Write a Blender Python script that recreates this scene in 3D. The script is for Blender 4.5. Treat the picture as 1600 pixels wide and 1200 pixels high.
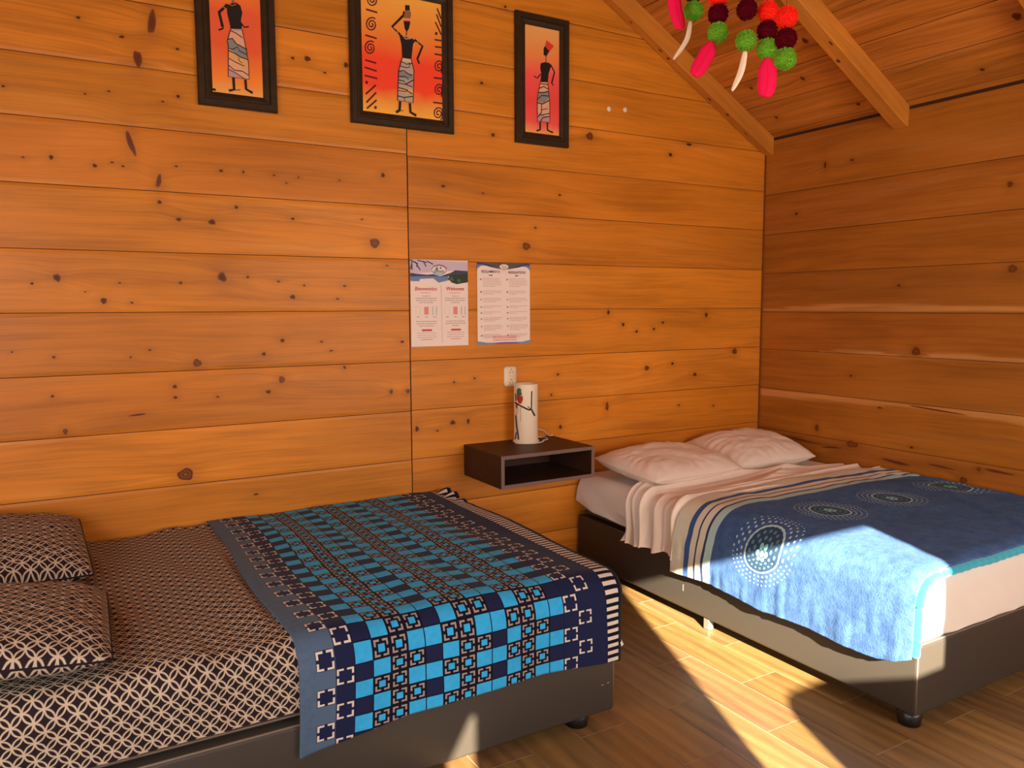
import bpy, bmesh, math, random
import numpy as np
from mathutils import Vector, Matrix, noise as mnoise

random.seed(7)
for o in list(bpy.data.objects):
    bpy.data.objects.remove(o)
scene = bpy.context.scene
COL = scene.collection
R = math.radians
ROOM_X0, ROOM_X1, ROOM_Y0, ROOM_Y1 = -5.2, 0.0, -4.4, 0.0
CEIL0, SLOPE, RIDGE = 2.417, 0.555, -2.6
def ceil_z(x):
    return CEIL0 + SLOPE * (-x if x > RIDGE else (x - ROOM_X0))

# ---------------------------------------------------------------- camera
yaw, pitch, roll = R(30.391), R(-5.622), R(-0.226)
fw = Vector((math.sin(yaw)*math.cos(pitch), math.cos(yaw)*math.cos(pitch), math.sin(pitch)))
rt = Vector((math.cos(yaw), -math.sin(yaw), 0)); up = rt.cross(fw)
rt2 = rt*math.cos(roll) + up*math.sin(roll); up2 = up*math.cos(roll) - rt*math.sin(roll)
cam = bpy.data.cameras.new('camera'); cam.sensor_width = 36.0; cam.lens = 1231.08/1600*36.0
cam.clip_start = 0.02
camo = bpy.data.objects.new('camera', cam); COL.objects.link(camo)
m = Matrix((rt2, up2, -fw)).transposed().to_4x4(); m.translation = Vector((-3.7978, -3.43, 1.4176))
camo.matrix_world = m
scene.camera = camo

# ---------------------------------------------------------------- light
scene.view_settings.view_transform = 'Standard'
scene.view_settings.look = 'None'
scene.view_settings.gamma = 1.0
scene.view_settings.use_curve_mapping = False
scene.view_settings.exposure = 0.17
world = bpy.data.worlds.new('daylight'); scene.world = world; world.use_nodes = True
wb = world.node_tree.nodes['Background']; wb.inputs[0].default_value = (0.62, 0.80, 1.0, 1); wb.inputs[1].default_value = 1.0
sun = bpy.data.lights.new('sun', 'SUN'); sun.energy = 42.0; sun.angle = R(0.55); sun.color = (1.0, 0.84, 0.60)
suno = bpy.data.objects.new('sun', sun); COL.objects.link(suno)
sd = Vector((0.375, 0.927, -0.443)).normalized()
suno.rotation_euler = sd.to_track_quat('-Z', 'Y').to_euler(); suno.location = (-4, -8, 4)
def fill_light(name, loc, target, sx, sy, power, color):
    l = bpy.data.lights.new(name, 'AREA'); l.shape = 'RECTANGLE'; l.size = sx; l.size_y = sy
    l.energy = power; l.color = color
    o = bpy.data.objects.new(name, l); COL.objects.link(o); o.location = loc
    o.rotation_euler = (Vector(target)-Vector(loc)).to_track_quat('-Z', 'Z').to_euler()
    return o
# unseen area lamps added just inside the made-up windows, as soft room fill
fill_light('added_fill_front', (-1.25, -4.36, 1.42), (-1.25, 0, 1.42), 1.4, 1.1, 50, (1.0, 0.88, 0.74))
fill_light('added_fill_front_left', (-4.62, -4.36, 1.40), (-4.62, 0, 1.40), 0.8, 1.1, 36, (0.93, 0.96, 1.0))
fill_light('added_fill_side', (-5.16, -2.4, 1.45), (0, -2.4, 1.45), 1.6, 1.2, 30, (1.0, 0.86, 0.70))

# ---------------------------------------------------------------- node helper
class N:
    def __init__(s, t, v): s.t = t; s.v = v
    def _op(s, op, *o, **k):
        n = s.t.nodes.new('ShaderNodeMath'); n.operation = op
        for i, a in enumerate((s,)+o):
            if isinstance(a, N): s.t.links.new(a.v, n.inputs[i])
            else: n.inputs[i].default_value = a
        return N(s.t, n.outputs[0])
    def __add__(s, o): return s._op('ADD', o)
    __radd__ = __add__
    def __sub__(s, o): return s._op('SUBTRACT', o)
    def __rsub__(s, o): return (s*-1.0)+o
    def __mul__(s, o): return s._op('MULTIPLY', o)
    __rmul__ = __mul__
    def __truediv__(s, o): return s._op('DIVIDE', o)
    def floor(s): return s._op('FLOOR')
    def fract(s): return s._op('FRACT')
    def round(s): return s._op('ROUND')
    def abs(s): return s._op('ABSOLUTE')
    def max(s, o): return s._op('MAXIMUM', o)
    def min(s, o): return s._op('MINIMUM', o)
    def gt(s, o): return s._op('GREATER_THAN', o)
    def lt(s, o): return s._op('LESS_THAN', o)
    def pw(s, o): return s._op('POWER', o)
    def mod(s, o): return s._op('FLOORED_MODULO', o)
    def sqrt(s): return s._op('SQRT')
    def atan2(s, o): return s._op('ARCTAN2', o)
    def clamp(s):
        r = s._op('ADD', 0.0); r.v.node.use_clamp = True; return r
    def eq(s, o): return s._op('COMPARE', o, 0.1)
def mixc(t, f, a, b):
    n = t.nodes.new('ShaderNodeMix'); n.data_type = 'RGBA'
    for sock, v in ((n.inputs[0], f), (n.inputs[6], a), (n.inputs[7], b)):
        if isinstance(v, N): t.links.new(v.v, sock)
        elif isinstance(v, (tuple, list)): sock.default_value = tuple(v)[:3]+(1,)
        else: sock.default_value = v
    return N(t, n.outputs[2])
def mat(name, color=(0.5, 0.5, 0.5), rough=0.6, spec=0.5, **k):
    mt = bpy.data.materials.new(name); mt.use_nodes = True
    b = mt.node_tree.nodes['Principled BSDF']
    b.inputs['Base Color'].default_value = tuple(color)+(1,)
    b.inputs['Roughness'].default_value = rough
    b.inputs['Specular IOR Level'].default_value = spec
    for kk, v in k.items(): b.inputs[kk].default_value = v
    return mt
def tn(mt): return mt.node_tree, mt.node_tree.nodes['Principled BSDF']
def noise_n(t, vec, scale, detail=3, rough=0.5, dims='3D'):
    n = t.nodes.new('ShaderNodeTexNoise'); n.noise_dimensions = dims
    n.inputs['Scale'].default_value = scale; n.inputs['Detail'].default_value = detail; n.inputs['Roughness'].default_value = rough
    if vec is not None: t.links.new(vec.v, n.inputs['Vector'])
    return N(t, n.outputs[0])
def mapping(t, vec, scale=(1, 1, 1), loc=(0, 0, 0), rot=(0, 0, 0)):
    n = t.nodes.new('ShaderNodeMapping'); t.links.new(vec.v, n.inputs[0])
    n.inputs[1].default_value = loc; n.inputs[2].default_value = rot; n.inputs[3].default_value = scale
    return N(t, n.outputs[0])
def attr(t, name, out='Vector'):
    n = t.nodes.new('ShaderNodeAttribute'); n.attribute_name = name
    return N(t, n.outputs[out])
def coord(t, out='Object'):
    n = t.nodes.new('ShaderNodeTexCoord'); return N(t, n.outputs[out])
def sep(t, v):
    n = t.nodes.new('ShaderNodeSeparateXYZ'); t.links.new(v.v, n.inputs[0])
    return [N(t, o) for o in n.outputs]
def comb(t, x, y, z=0.0):
    n = t.nodes.new('ShaderNodeCombineXYZ')
    for i, a in enumerate((x, y, z)):
        if isinstance(a, N): t.links.new(a.v, n.inputs[i])
        else: n.inputs[i].default_value = a
    return N(t, n.outputs[0])
def vmul(t, c, f):
    n = t.nodes.new('ShaderNodeVectorMath'); n.operation = 'SCALE'
    t.links.new(c.v, n.inputs[0])
    if isinstance(f, N): t.links.new(f.v, n.inputs['Scale'])
    else: n.inputs['Scale'].default_value = f
    return N(t, n.outputs[0])
def vcol(t, c, k):
    n = t.nodes.new('ShaderNodeVectorMath'); n.operation = 'MULTIPLY'
    t.links.new(c.v, n.inputs[0]); n.inputs[1].default_value = k
    return N(t, n.outputs[0])
def ramp(t, f, stops):
    n = t.nodes.new('ShaderNodeValToRGB'); t.links.new(f.v, n.inputs[0])
    e = n.color_ramp.elements
    while len(e) < len(stops): e.new(0.5)
    for i, (p, c) in enumerate(stops):
        e[i].position = p; e[i].color = tuple(c)[:3]+(1,)
    return N(t, n.outputs[0])
def bump(t, b, h, dist=0.002, strength=1.0):
    n = t.nodes.new('ShaderNodeBump'); n.inputs['Strength'].default_value = strength; n.inputs['Distance'].default_value = dist
    t.links.new(h.v, n.inputs['Height']); t.links.new(n.outputs[0], b.inputs['Normal'])

# ---------------------------------------------------------------- materials
def wood_material(name, rough=0.42, grain=1.0, spec=0.28):
    mt = mat(name, rough=rough, spec=spec); t, b = tn(mt)
    gc = attr(t, 'gc'); tint = attr(t, 'tint', 'Color')
    n1 = noise_n(t, mapping(t, gc, (1.3, 34, 1)), 1.0, 4, 0.6)
    n2 = noise_n(t, mapping(t, gc, (3.5, 130, 1)), 1.0, 2, 0.5)
    n3 = noise_n(t, mapping(t, gc, (1.6, 6, 1), (5, 5, 5)), 1.0, 3, 0.5)
    g = (n1-0.5)*0.55*grain + (n2-0.5)*0.28*grain + (n3-0.5)*0.5
    f = (g+1.0).max(0.25)
    dark = vmul(t, tint, 1.0)
    c = vmul(t, dark, f)
    # darker streaks are redder, lighter ones yellower
    c2 = mixc(t, ((g*-1.0).max(0.0)*1.1).clamp(), c, (0.23, 0.055, 0.008))
    n4 = noise_n(t, mapping(t, gc, (1.1, 13, 1), (9, 2, 4)), 1.0, 3, 0.55)
    c2 = mixc(t, (((n4-0.56)*4.0).clamp()*0.42), c2, vcol(t, c, (1.18, 1.50, 3.6)))
    c2 = mixc(t, (((0.43-n4)*4.0).clamp()*0.45), c2, vmul(t, c, 0.62))
    t.links.new(c2.v, b.inputs['Base Color'])
    r = (n3-0.5)*0.25+rough
    t.links.new(r.v, b.inputs['Roughness'])
    bump(t, b, n1*0.7+n2*0.3, 0.0008, 0.25)
    return mt
M_WALL = wood_material('varnished_pine')
M_CEIL = wood_material('varnished_ceiling_pine', 0.40, 2.0)
M_BEAM = wood_material('varnished_rafter', 0.42, 0.8)
M_GAP = mat('board_gap', (0.045, 0.015, 0.005), 0.9)

def floor_material():
    mt = mat('wood_look_tile', rough=0.33, spec=0.5); t, b = tn(mt)
    gc = attr(t, 'gc'); tint = attr(t, 'tint', 'Color')
    n1 = noise_n(t, mapping(t, gc, (30, 2.2, 1)), 1.0, 5, 0.62)
    n2 = noise_n(t, mapping(t, gc, (9, 1.2, 1), (3, 1, 7)), 1.0, 4, 0.6)
    w = t.nodes.new('ShaderNodeTexWave'); w.wave_type = 'BANDS'; w.bands_direction = 'X'
    w.inputs['Scale'].default_value = 5.0; w.inputs['Distortion'].default_value = 7.0; w.inputs['Detail'].default_value = 2.0; w.inputs['Detail Scale'].default_value = 0.8
    t.links.new(mapping(t, gc, (1, 0.25, 1)).v, w.inputs[0]); wv = N(t, w.outputs['Fac'])
    g = (n1-0.5)*1.1+(n2-0.5)*0.9+(wv-0.5)*0.28
    c = vmul(t, tint, (g+1.0).max(0.3))
    t.links.new(c.v, b.inputs['Base Color'])
    bump(t, b, n1, 0.001, 0.25)
    return mt
M_FLOOR = floor_material()
M_GROUT = mat('tile_grout', (0.50, 0.42, 0.32), 0.85)

def fabric(name, color, rough=0.9, bscale=900, bd=0.0006, sheen=0.15, var=0.0, vscale=14):
    mt = mat(name, color, rough, 0.15); t, b = tn(mt)
    b.inputs['Sheen Weight'].default_value = sheen
    co = coord(t)
    bump(t, b, noise_n(t, co, bscale, 2), bd, 0.5)
    if var:
        n = noise_n(t, co, vscale, 4, 0.6)
        c = mixc(t, ((n-0.5)*2.2+0.5).clamp(), tuple(x*(1-var) for x in color), tuple(min(1, x*(1+var)) for x in color))
        t.links.new(c.v, b.inputs['Base Color'])
    return mt
M_CREAM = fabric('cream_cotton', (0.79, 0.69, 0.61), 0.85, var=0.03)
M_WHITE = fabric('white_cotton', (0.82, 0.77, 0.72), 0.85)
M_MATTRESS = fabric('brown_mattress_ticking', (0.09, 0.05, 0.045), 0.9)
M_LEATHER = mat('dark_faux_leather', (0.047, 0.041, 0.035), 0.42, 0.4)
t, b = tn(M_LEATHER); bump(t, b, noise_n(t, coord(t), 350, 3), 0.0004, 0.4)
M_PIPING = mat('leather_seam', (0.16, 0.12, 0.09), 0.5)
M_BLACK = mat('black_plastic', (0.012, 0.012, 0.013), 0.35)
M_METAL = mat('brushed_metal_leg', (0.42, 0.40, 0.36), 0.4, Metallic=0.7)
M_WENGE = mat('dark_brown_laminate', (0.040, 0.017, 0.011), 0.5, 0.25)
t, b = tn(M_WENGE)
c = mixc(t, noise_n(t, mapping(t, coord(t), (4, 60, 60)), 1.0, 4), (0.034, 0.013, 0.006), (0.062, 0.028, 0.014)); t.links.new(c.v, b.inputs['Base Color'])
M_EDGE = mat('laminate_edge_band', (0.15, 0.085, 0.070), 0.5)
M_PLASTIC = mat('ivory_plastic', (0.78, 0.66, 0.50), 0.35)
M_SOCKET = mat('socket_hole', (0.08, 0.05, 0.02), 0.6)
M_CERAMIC = mat('cream_lamp_tube', (0.80, 0.72, 0.56), 0.4)
M_CABLE = mat('white_cable', (0.80, 0.72, 0.60), 0.5)
M_PAINT = mat('art_paint', rough=0.6, spec=0.25)
t, b = tn(M_PAINT); t.links.new(attr(t, 'tint', 'Color').v, b.inputs['Base Color'])
M_POM = {}
for k, c in {'rd': (0.90, 0.025, 0.012), 'mr': (0.10, 0.002, 0.008), 'gr': (0.16, 0.40, 0.025)}.items():
    mm = mat({'rd': 'red', 'mr': 'maroon', 'gr': 'green'}[k]+'_wool', c, 0.95, 0.05); pass
    M_POM[k] = mm
M_FEATH = {'pk': mat('pink_feather', (0.78, 0.008, 0.075), 0.7, 0.1), 'wh': mat('white_feather', (0.85, 0.68, 0.50), 0.7, 0.2)}
M_THREAD = mat('dark_red_thread', (0.25, 0.02, 0.02), 0.8)

def circles_material():
    """navy-black cotton printed with interlocking cream rings"""
    mt = mat('ring_print_cotton', rough=0.85, spec=0.2); t, b = tn(mt)
    uv = mapping(t, coord(t, 'UV'), (1/0.0315,)*3, (0, 0, 0), (0, 0, R(45)))
    x, y, _ = sep(t, uv); fx = x.fract(); fy = y.fract()
    line = None
    for cx in (0, 1):
        for cy in (0, 1):
            dx = fx-float(cx); dy = fy-float(cy)
            d = ((dx*dx+dy*dy).sqrt()-0.6875).abs()
            line = d if line is None else line.min(d)
    f = 1.0-((line-0.040)/0.040).clamp()
    n = noise_n(t, uv, 6.0, 2)
    c = mixc(t, f, (0.016, 0.009, 0.014), mixc(t, n, (0.40, 0.32, 0.24), (0.60, 0.50, 0.39)))
    t.links.new(c.v, b.inputs['Base Color'])
    b.inputs['Sheen Weight'].default_value = 0.04; b.inputs['Sheen Roughness'].default_value = 0.4
    bump(t, b, noise_n(t, coord(t), 800, 2), 0.0004, 0.4)
    return mt
M_RINGS = circles_material()

def checks_material():
    """plush blanket printed with rows of squares; U counts columns, V rows of the print"""
    mt = mat('checked_plush', rough=0.9, spec=0.12); t, b = tn(mt)
    U, V, _ = sep(t, coord(t, 'UV'))
    c = U.floor(); fu = U.fract()-0.5; fv = V.fract()-0.5; p = V.floor().mod(2.0)
    ax = fu.abs(); ay = fv.abs(); m_ = ax.max(ay); mn = ax.min(ay)
    navy = (0.011, 0.016, 0.060); blue = (0.022, 0.30, 0.66); black = (0.006, 0.006, 0.018)
    slate = (0.075, 0.13, 0.22); whit = (0.62, 0.58, 0.52); taupe = (0.33, 0.27, 0.25)
    nz = noise_n(t, coord(t), 60, 3)
    blu = mixc(t, nz, (0.02, 0.31, 0.70), (0.05, 0.47, 0.90))
    grid = m_.gt(0.468)
    # bracket cell
    ring = m_.gt(0.30)*m_.lt(0.40)*mn.gt(0.085)
    br = mixc(t, m_.lt(0.185), mixc(t, ring, black, taupe), blu)
    # broken white square
    wring = m_.gt(0.335)*m_.lt(0.445)*mn.gt(0.085)
    wcell = mixc(t, wring, navy, whit)
    wslate = mixc(t, m_.gt(0.48), wcell, slate)
    q = (c+2.0).mod(4.0)            # 0 at columns 2, 6, 10, 14
    p0 = 1.0-p
    isblue = (q.lt(0.5)*p0) + (q.gt(0.5)*q.lt(1.5)*p) + (q.gt(2.5)*p0)
    isbr = (q.gt(0.5)*q.lt(1.5)*p0) + (q.gt(1.5)*q.lt(2.5)) + (q.gt(2.5)*p)
    body = mixc(t, isbr, mixc(t, isblue, navy, blu), br)
    body = mixc(t, grid, body, black)
    c0 = mixc(t, p, wslate, slate)
    c1 = mixc(t, p, navy, wcell)
    col = mixc(t, c.gt(0.5), c0, c1)
    col = mixc(t, c.gt(1.5), col, body)
    col = mixc(t, c.gt(14.5), col, mixc(t, p, wcell, navy))
    col = mixc(t, c.gt(15.5), col, mixc(t, p, navy, wcell))
    col = mixc(t, c.gt(16.5), col, navy)
    st = ((V*2.0).fract()).gt(0.5)
    col = mixc(t, U.gt(18.1)*U.lt(19.15), col, mixc(t, st, black, whit))
    col = mixc(t, U.gt(19.15), col, black)
    col = mixc(t, U.lt(0.0), col, mixc(t, nz, (0.06, 0.105, 0.18), (0.09, 0.15, 0.25)))
    t.links.new(col.v, b.inputs['Base Color'])
    b.inputs['Sheen Weight'].default_value = 0.07; b.inputs['Sheen Roughness'].default_value = 0.4
    bump(t, b, noise_n(t, coord(t), 500, 2)+noise_n(t, coord(t), 60, 2)*2.0, 0.0012, 0.4)
    return mt
M_CHECKS = checks_material()

def mandala_material():
    """blue plush; U = metres from the wall edge across the bed, V = metres from the head-end hem"""
    mt = mat('mandala_plush', rough=0.92, spec=0.1); t, b = tn(mt)
    U, V, _ = sep(t, coord(t, 'UV'))
    nz = noise_n(t, coord(t), 26, 5, 0.65); nf = noise_n(t, coord(t), 160, 3, 0.7)
    bl = mixc(t, ((nz-0.5)*2.0+(nf-0.5)*1.2+0.5).clamp(), (0.036, 0.088, 0.26), (0.078, 0.17, 0.40))
    sp = 0.42
    du = ((((U-0.155)/sp)+0.5).fract()-0.5)*sp; dv = V-0.50
    r = (du*du+dv*dv).sqrt(); th = dv.atan2(du)/6.28318+0.5
    dr = 0.0205
    k = (r/dr).round(); n = (k*6.0).max(1.0)
    ft = ((th*n).fract()-0.5)/n*6.28318*r
    ft = ft*k.gt(0.5)
    rr = r-k*dr
    dd = (ft*ft+rr*rr).sqrt()
    rad = (0.0070-k*0.00045)+k.lt(1.5)*0.0022
    dots = dd.lt(rad)*k.lt(7.5)
    arc = (rr.abs()).lt(0.0035)*k.eq(4.0)
    under = mixc(t, ((0.092-r)/0.012).clamp(), bl, (0.030, 0.070, 0.15))
    c = mixc(t, dots.max(arc), under, mixc(t, k.lt(1.5), mixc(t, k.lt(3.5), (0.42, 0.66, 0.76), (0.13, 0.24, 0.30)), (0.26, 0.62, 0.70)))
    # border stripes at the head end
    cream = (0.72, 0.74, 0.64); navy = (0.045, 0.06, 0.15); mid = (0.05, 0.12, 0.36); aqua = (0.42, 0.66, 0.72)
    for hi, cc in ((0.245, aqua), (0.205, navy), (0.192, cream), (0.157, navy), (0.148, cream), (0.115, mid), (0.085, cream)):
        c = mixc(t, V.lt(hi), c, cc)
    # hem stitch line
    t.links.new(c.v, b.inputs['Base Color'])
    b.inputs['Sheen Weight'].default_value = 0.06; b.inputs['Sheen Tint'].default_value = (0.3, 0.6, 1, 1)
    bump(t, b, nf+nz*1.5, 0.004, 0.6)
    return mt
M_MANDALA = mandala_material()
M_RIM = fabric('turquoise_fleece_edge', (0.02, 0.42, 0.62), 0.95, 300, 0.004, 0.4)

def canvas_material(name, stops, z0, z1):
    mt = mat(name, rough=0.55, spec=0.3); t, b = tn(mt)
    x, y, z = sep(t, coord(t)); f = (z-z0)/(z1-z0)
    f = f+(noise_n(t, coord(t), 9, 2)-0.5)*0.12
    t.links.new(ramp(t, f.clamp(), stops).v, b.inputs['Base Color'])
    return mt

# ---------------------------------------------------------------- mesh helpers
def link(name, me, parent=None, mats=()):
    o = bpy.data.objects.new(name, me); COL.objects.link(o)
    for x in (mats if isinstance(mats, (tuple, list)) else (mats,)): me.materials.append(x)
    if parent: o.parent = parent
    return o
def empty(name, loc=(0, 0, 0)):
    o = bpy.data.objects.new(name, None); COL.objects.link(o); o.location = loc; o.empty_display_size = 0.1
    return o
def tag(o, label, cat, group=None):
    o['label'] = label; o['category'] = cat
    if group: o['group'] = group
    return o
def struct(o): o['kind'] = 'structure'; return o
def child(o, parent):
    """parent o (built in world coordinates) under parent, keeping its place"""
    o.parent = parent; o.matrix_parent_inverse = Matrix.Translation(-Vector(parent.location)); return o
def smooth(me): me.polygons.foreach_set('use_smooth', [True]*len(me.polygons))
def bmobj(name, bm, mats, parent=None, sm=False):
    me = bpy.data.meshes.new(name); bm.normal_update(); bm.to_mesh(me); bm.free()
    if sm: smooth(me)
    o = link(name, me, None, mats)
    if parent: child(o, parent)
    return o
def rbox(bm, x0, x1, y0, y1, z0, z1, bev=0.0, seg=3, mi=0):
    r = bmesh.ops.create_cube(bm, size=1.0)
    vs = r['verts']
    for v in vs:
        v.co = Vector((x0+(v.co.x+.5)*(x1-x0), y0+(v.co.y+.5)*(y1-y0), z0+(v.co.z+.5)*(z1-z0)))
    fs = set(f for v in vs for f in v.link_faces)
    for f in fs: f.material_index = mi
    if bev > 0:
        es = list(set(e for v in vs for e in v.link_edges))
        bmesh.ops.bevel(bm, geom=es, offset=bev, segments=seg, profile=0.5, affect='EDGES')
def cyl(bm, p, q, r0, r1=None, seg=20, cap=True):
    r1 = r0 if r1 is None else r1
    p = Vector(p); q = Vector(q); d = (q-p)
    ret = bmesh.ops.create_cone(bm, cap_ends=cap, segments=seg, radius1=r0, radius2=r1, depth=d.length)
    mm = Matrix.Translation((p+q)/2) @ d.to_track_quat('Z', 'Y').to_matrix().to_4x4()
    bmesh.ops.transform(bm, matrix=mm, verts=ret['verts'])
def tube(bm, pts, rad, seg=8, closed=False):
    pts = [Vector(p) for p in pts]; n = len(pts); rings = []
    for i, p in enumerate(pts):
        a = pts[(i-1) % n] if (closed or i > 0) else p; c = pts[(i+1) % n] if (closed or i < n-1) else p
        d = (c-a).normalized(); s = d.cross(Vector((0, 0, 1)))
        if s.length < 0.05: s = d.cross(Vector((0, 1, 0)))
        s.normalize(); u = s.cross(d)
        rr = rad[i] if isinstance(rad, (list, tuple)) else rad
        rings.append([bm.verts.new(p+(s*math.cos(k/seg*2*math.pi)+u*math.sin(k/seg*2*math.pi))*rr) for k in range(seg)])
    for i in range(n if closed else n-1):
        A, B = rings[i], rings[(i+1) % n]
        for k in range(seg): bm.faces.new((A[k], A[(k+1) % seg], B[(k+1) % seg], B[k]))
    if not closed:
        bm.faces.new(rings[0][::-1]); bm.faces.new(rings[-1])
def vnoise(x, y, seed=0):
    """smooth 2-D value noise in [-1, 1] on numpy arrays"""
    xi = np.floor(x).astype(np.int64); yi = np.floor(y).astype(np.int64)
    fx = x-xi; fy = y-yi; fx = fx*fx*(3-2*fx); fy = fy*fy*(3-2*fy)
    def h(a, b):
        v = (a*374761393+b*668265263+seed*974634777) & 0xffffffff
        v = ((v ^ (v >> 13))*1274126177) & 0xffffffff
        v = (v ^ (v >> 16)) & 0xffff
        return v/32767.5-1.0
    return (h(xi, yi)*(1-fx)+h(xi+1, yi)*fx)*(1-fy)+(h(xi, yi+1)*(1-fx)+h(xi+1, yi+1)*fx)*fy
def fbm(x, y, seed=0, oc=3):
    s = 0; a = 1.0; f = 1.0
    for i in range(oc):
        s = s+a*vnoise(x*f, y*f, seed+i*17); a *= 0.5; f *= 2.03
    return s
class MB:
    """collects vertices with grain coordinate and tint, then makes one mesh"""
    def __init__(s): s.v = []; s.f = []; s.gc = []; s.ti = []; s.mi = []; s.n = 0
    def add(s, v, f, gc, ti, mi=0):
        v = np.asarray(v, float).reshape(-1, 3); k = len(v)
        s.v.append(v); s.gc.append(np.broadcast_to(np.asarray(gc, float), (k, 3))); s.ti.append(np.broadcast_to(np.asarray(ti, float), (k, 3)))
        s.f += [tuple(i+s.n for i in q) for q in f]; s.mi += [mi]*len(f); s.n += k
    def build(s, name, mats, parent=None, sm=False):
        me = bpy.data.meshes.new(name)
        V = np.concatenate(s.v); me.from_pydata(V.tolist(), [], s.f)
        a = me.attributes.new('gc', 'FLOAT_VECTOR', 'POINT'); a.data.foreach_set('vector', np.concatenate(s.gc).astype(np.float32).ravel())
        T = np.concatenate(s.ti); T = np.concatenate([T, np.ones((len(T), 1))], 1)
        a = me.attributes.new('tint', 'FLOAT_COLOR', 'POINT'); a.data.foreach_set('color', T.astype(np.float32).ravel())
        me.polygons.foreach_set('material_index', s.mi)
        if sm: smooth(me)
        o = link(name, me, None, mats)
        if parent: child(o, parent)
        return o
def gridfaces(nu, nv, off=0):
    i = np.arange(nu-1)[:, None]; j = np.arange(nv-1)[None, :]
    a = (i*nv+j).ravel()+off
    return np.stack([a, a+nv, a+nv+1, a+1], 1).tolist()
def cloth(name, P, UV, mats, parent=None, thick=0.0, flip=False):
    """P, UV: (nu, nv, 3/2) arrays -> smooth grid mesh with UVs"""
    nu, nv = P.shape[:2]
    F = np.array(gridfaces(nu, nv))
    if flip: F = F[:, ::-1]
    me = bpy.data.meshes.new(name); me.from_pydata(P.reshape(-1, 3).tolist(), [], F.tolist())
    ul = me.uv_layers.new(name='UVMap')
    ul.data.foreach_set('uv', UV.reshape(-1, 2)[F.ravel()].astype(np.float32).ravel())
    smooth(me)
    o = link(name, me, None, mats)
    if thick:
        md = o.modifiers.new('thickness', 'SOLIDIFY'); md.thickness = thick; md.offset = -1.0
    if parent: child(o, parent)
    return o

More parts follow.
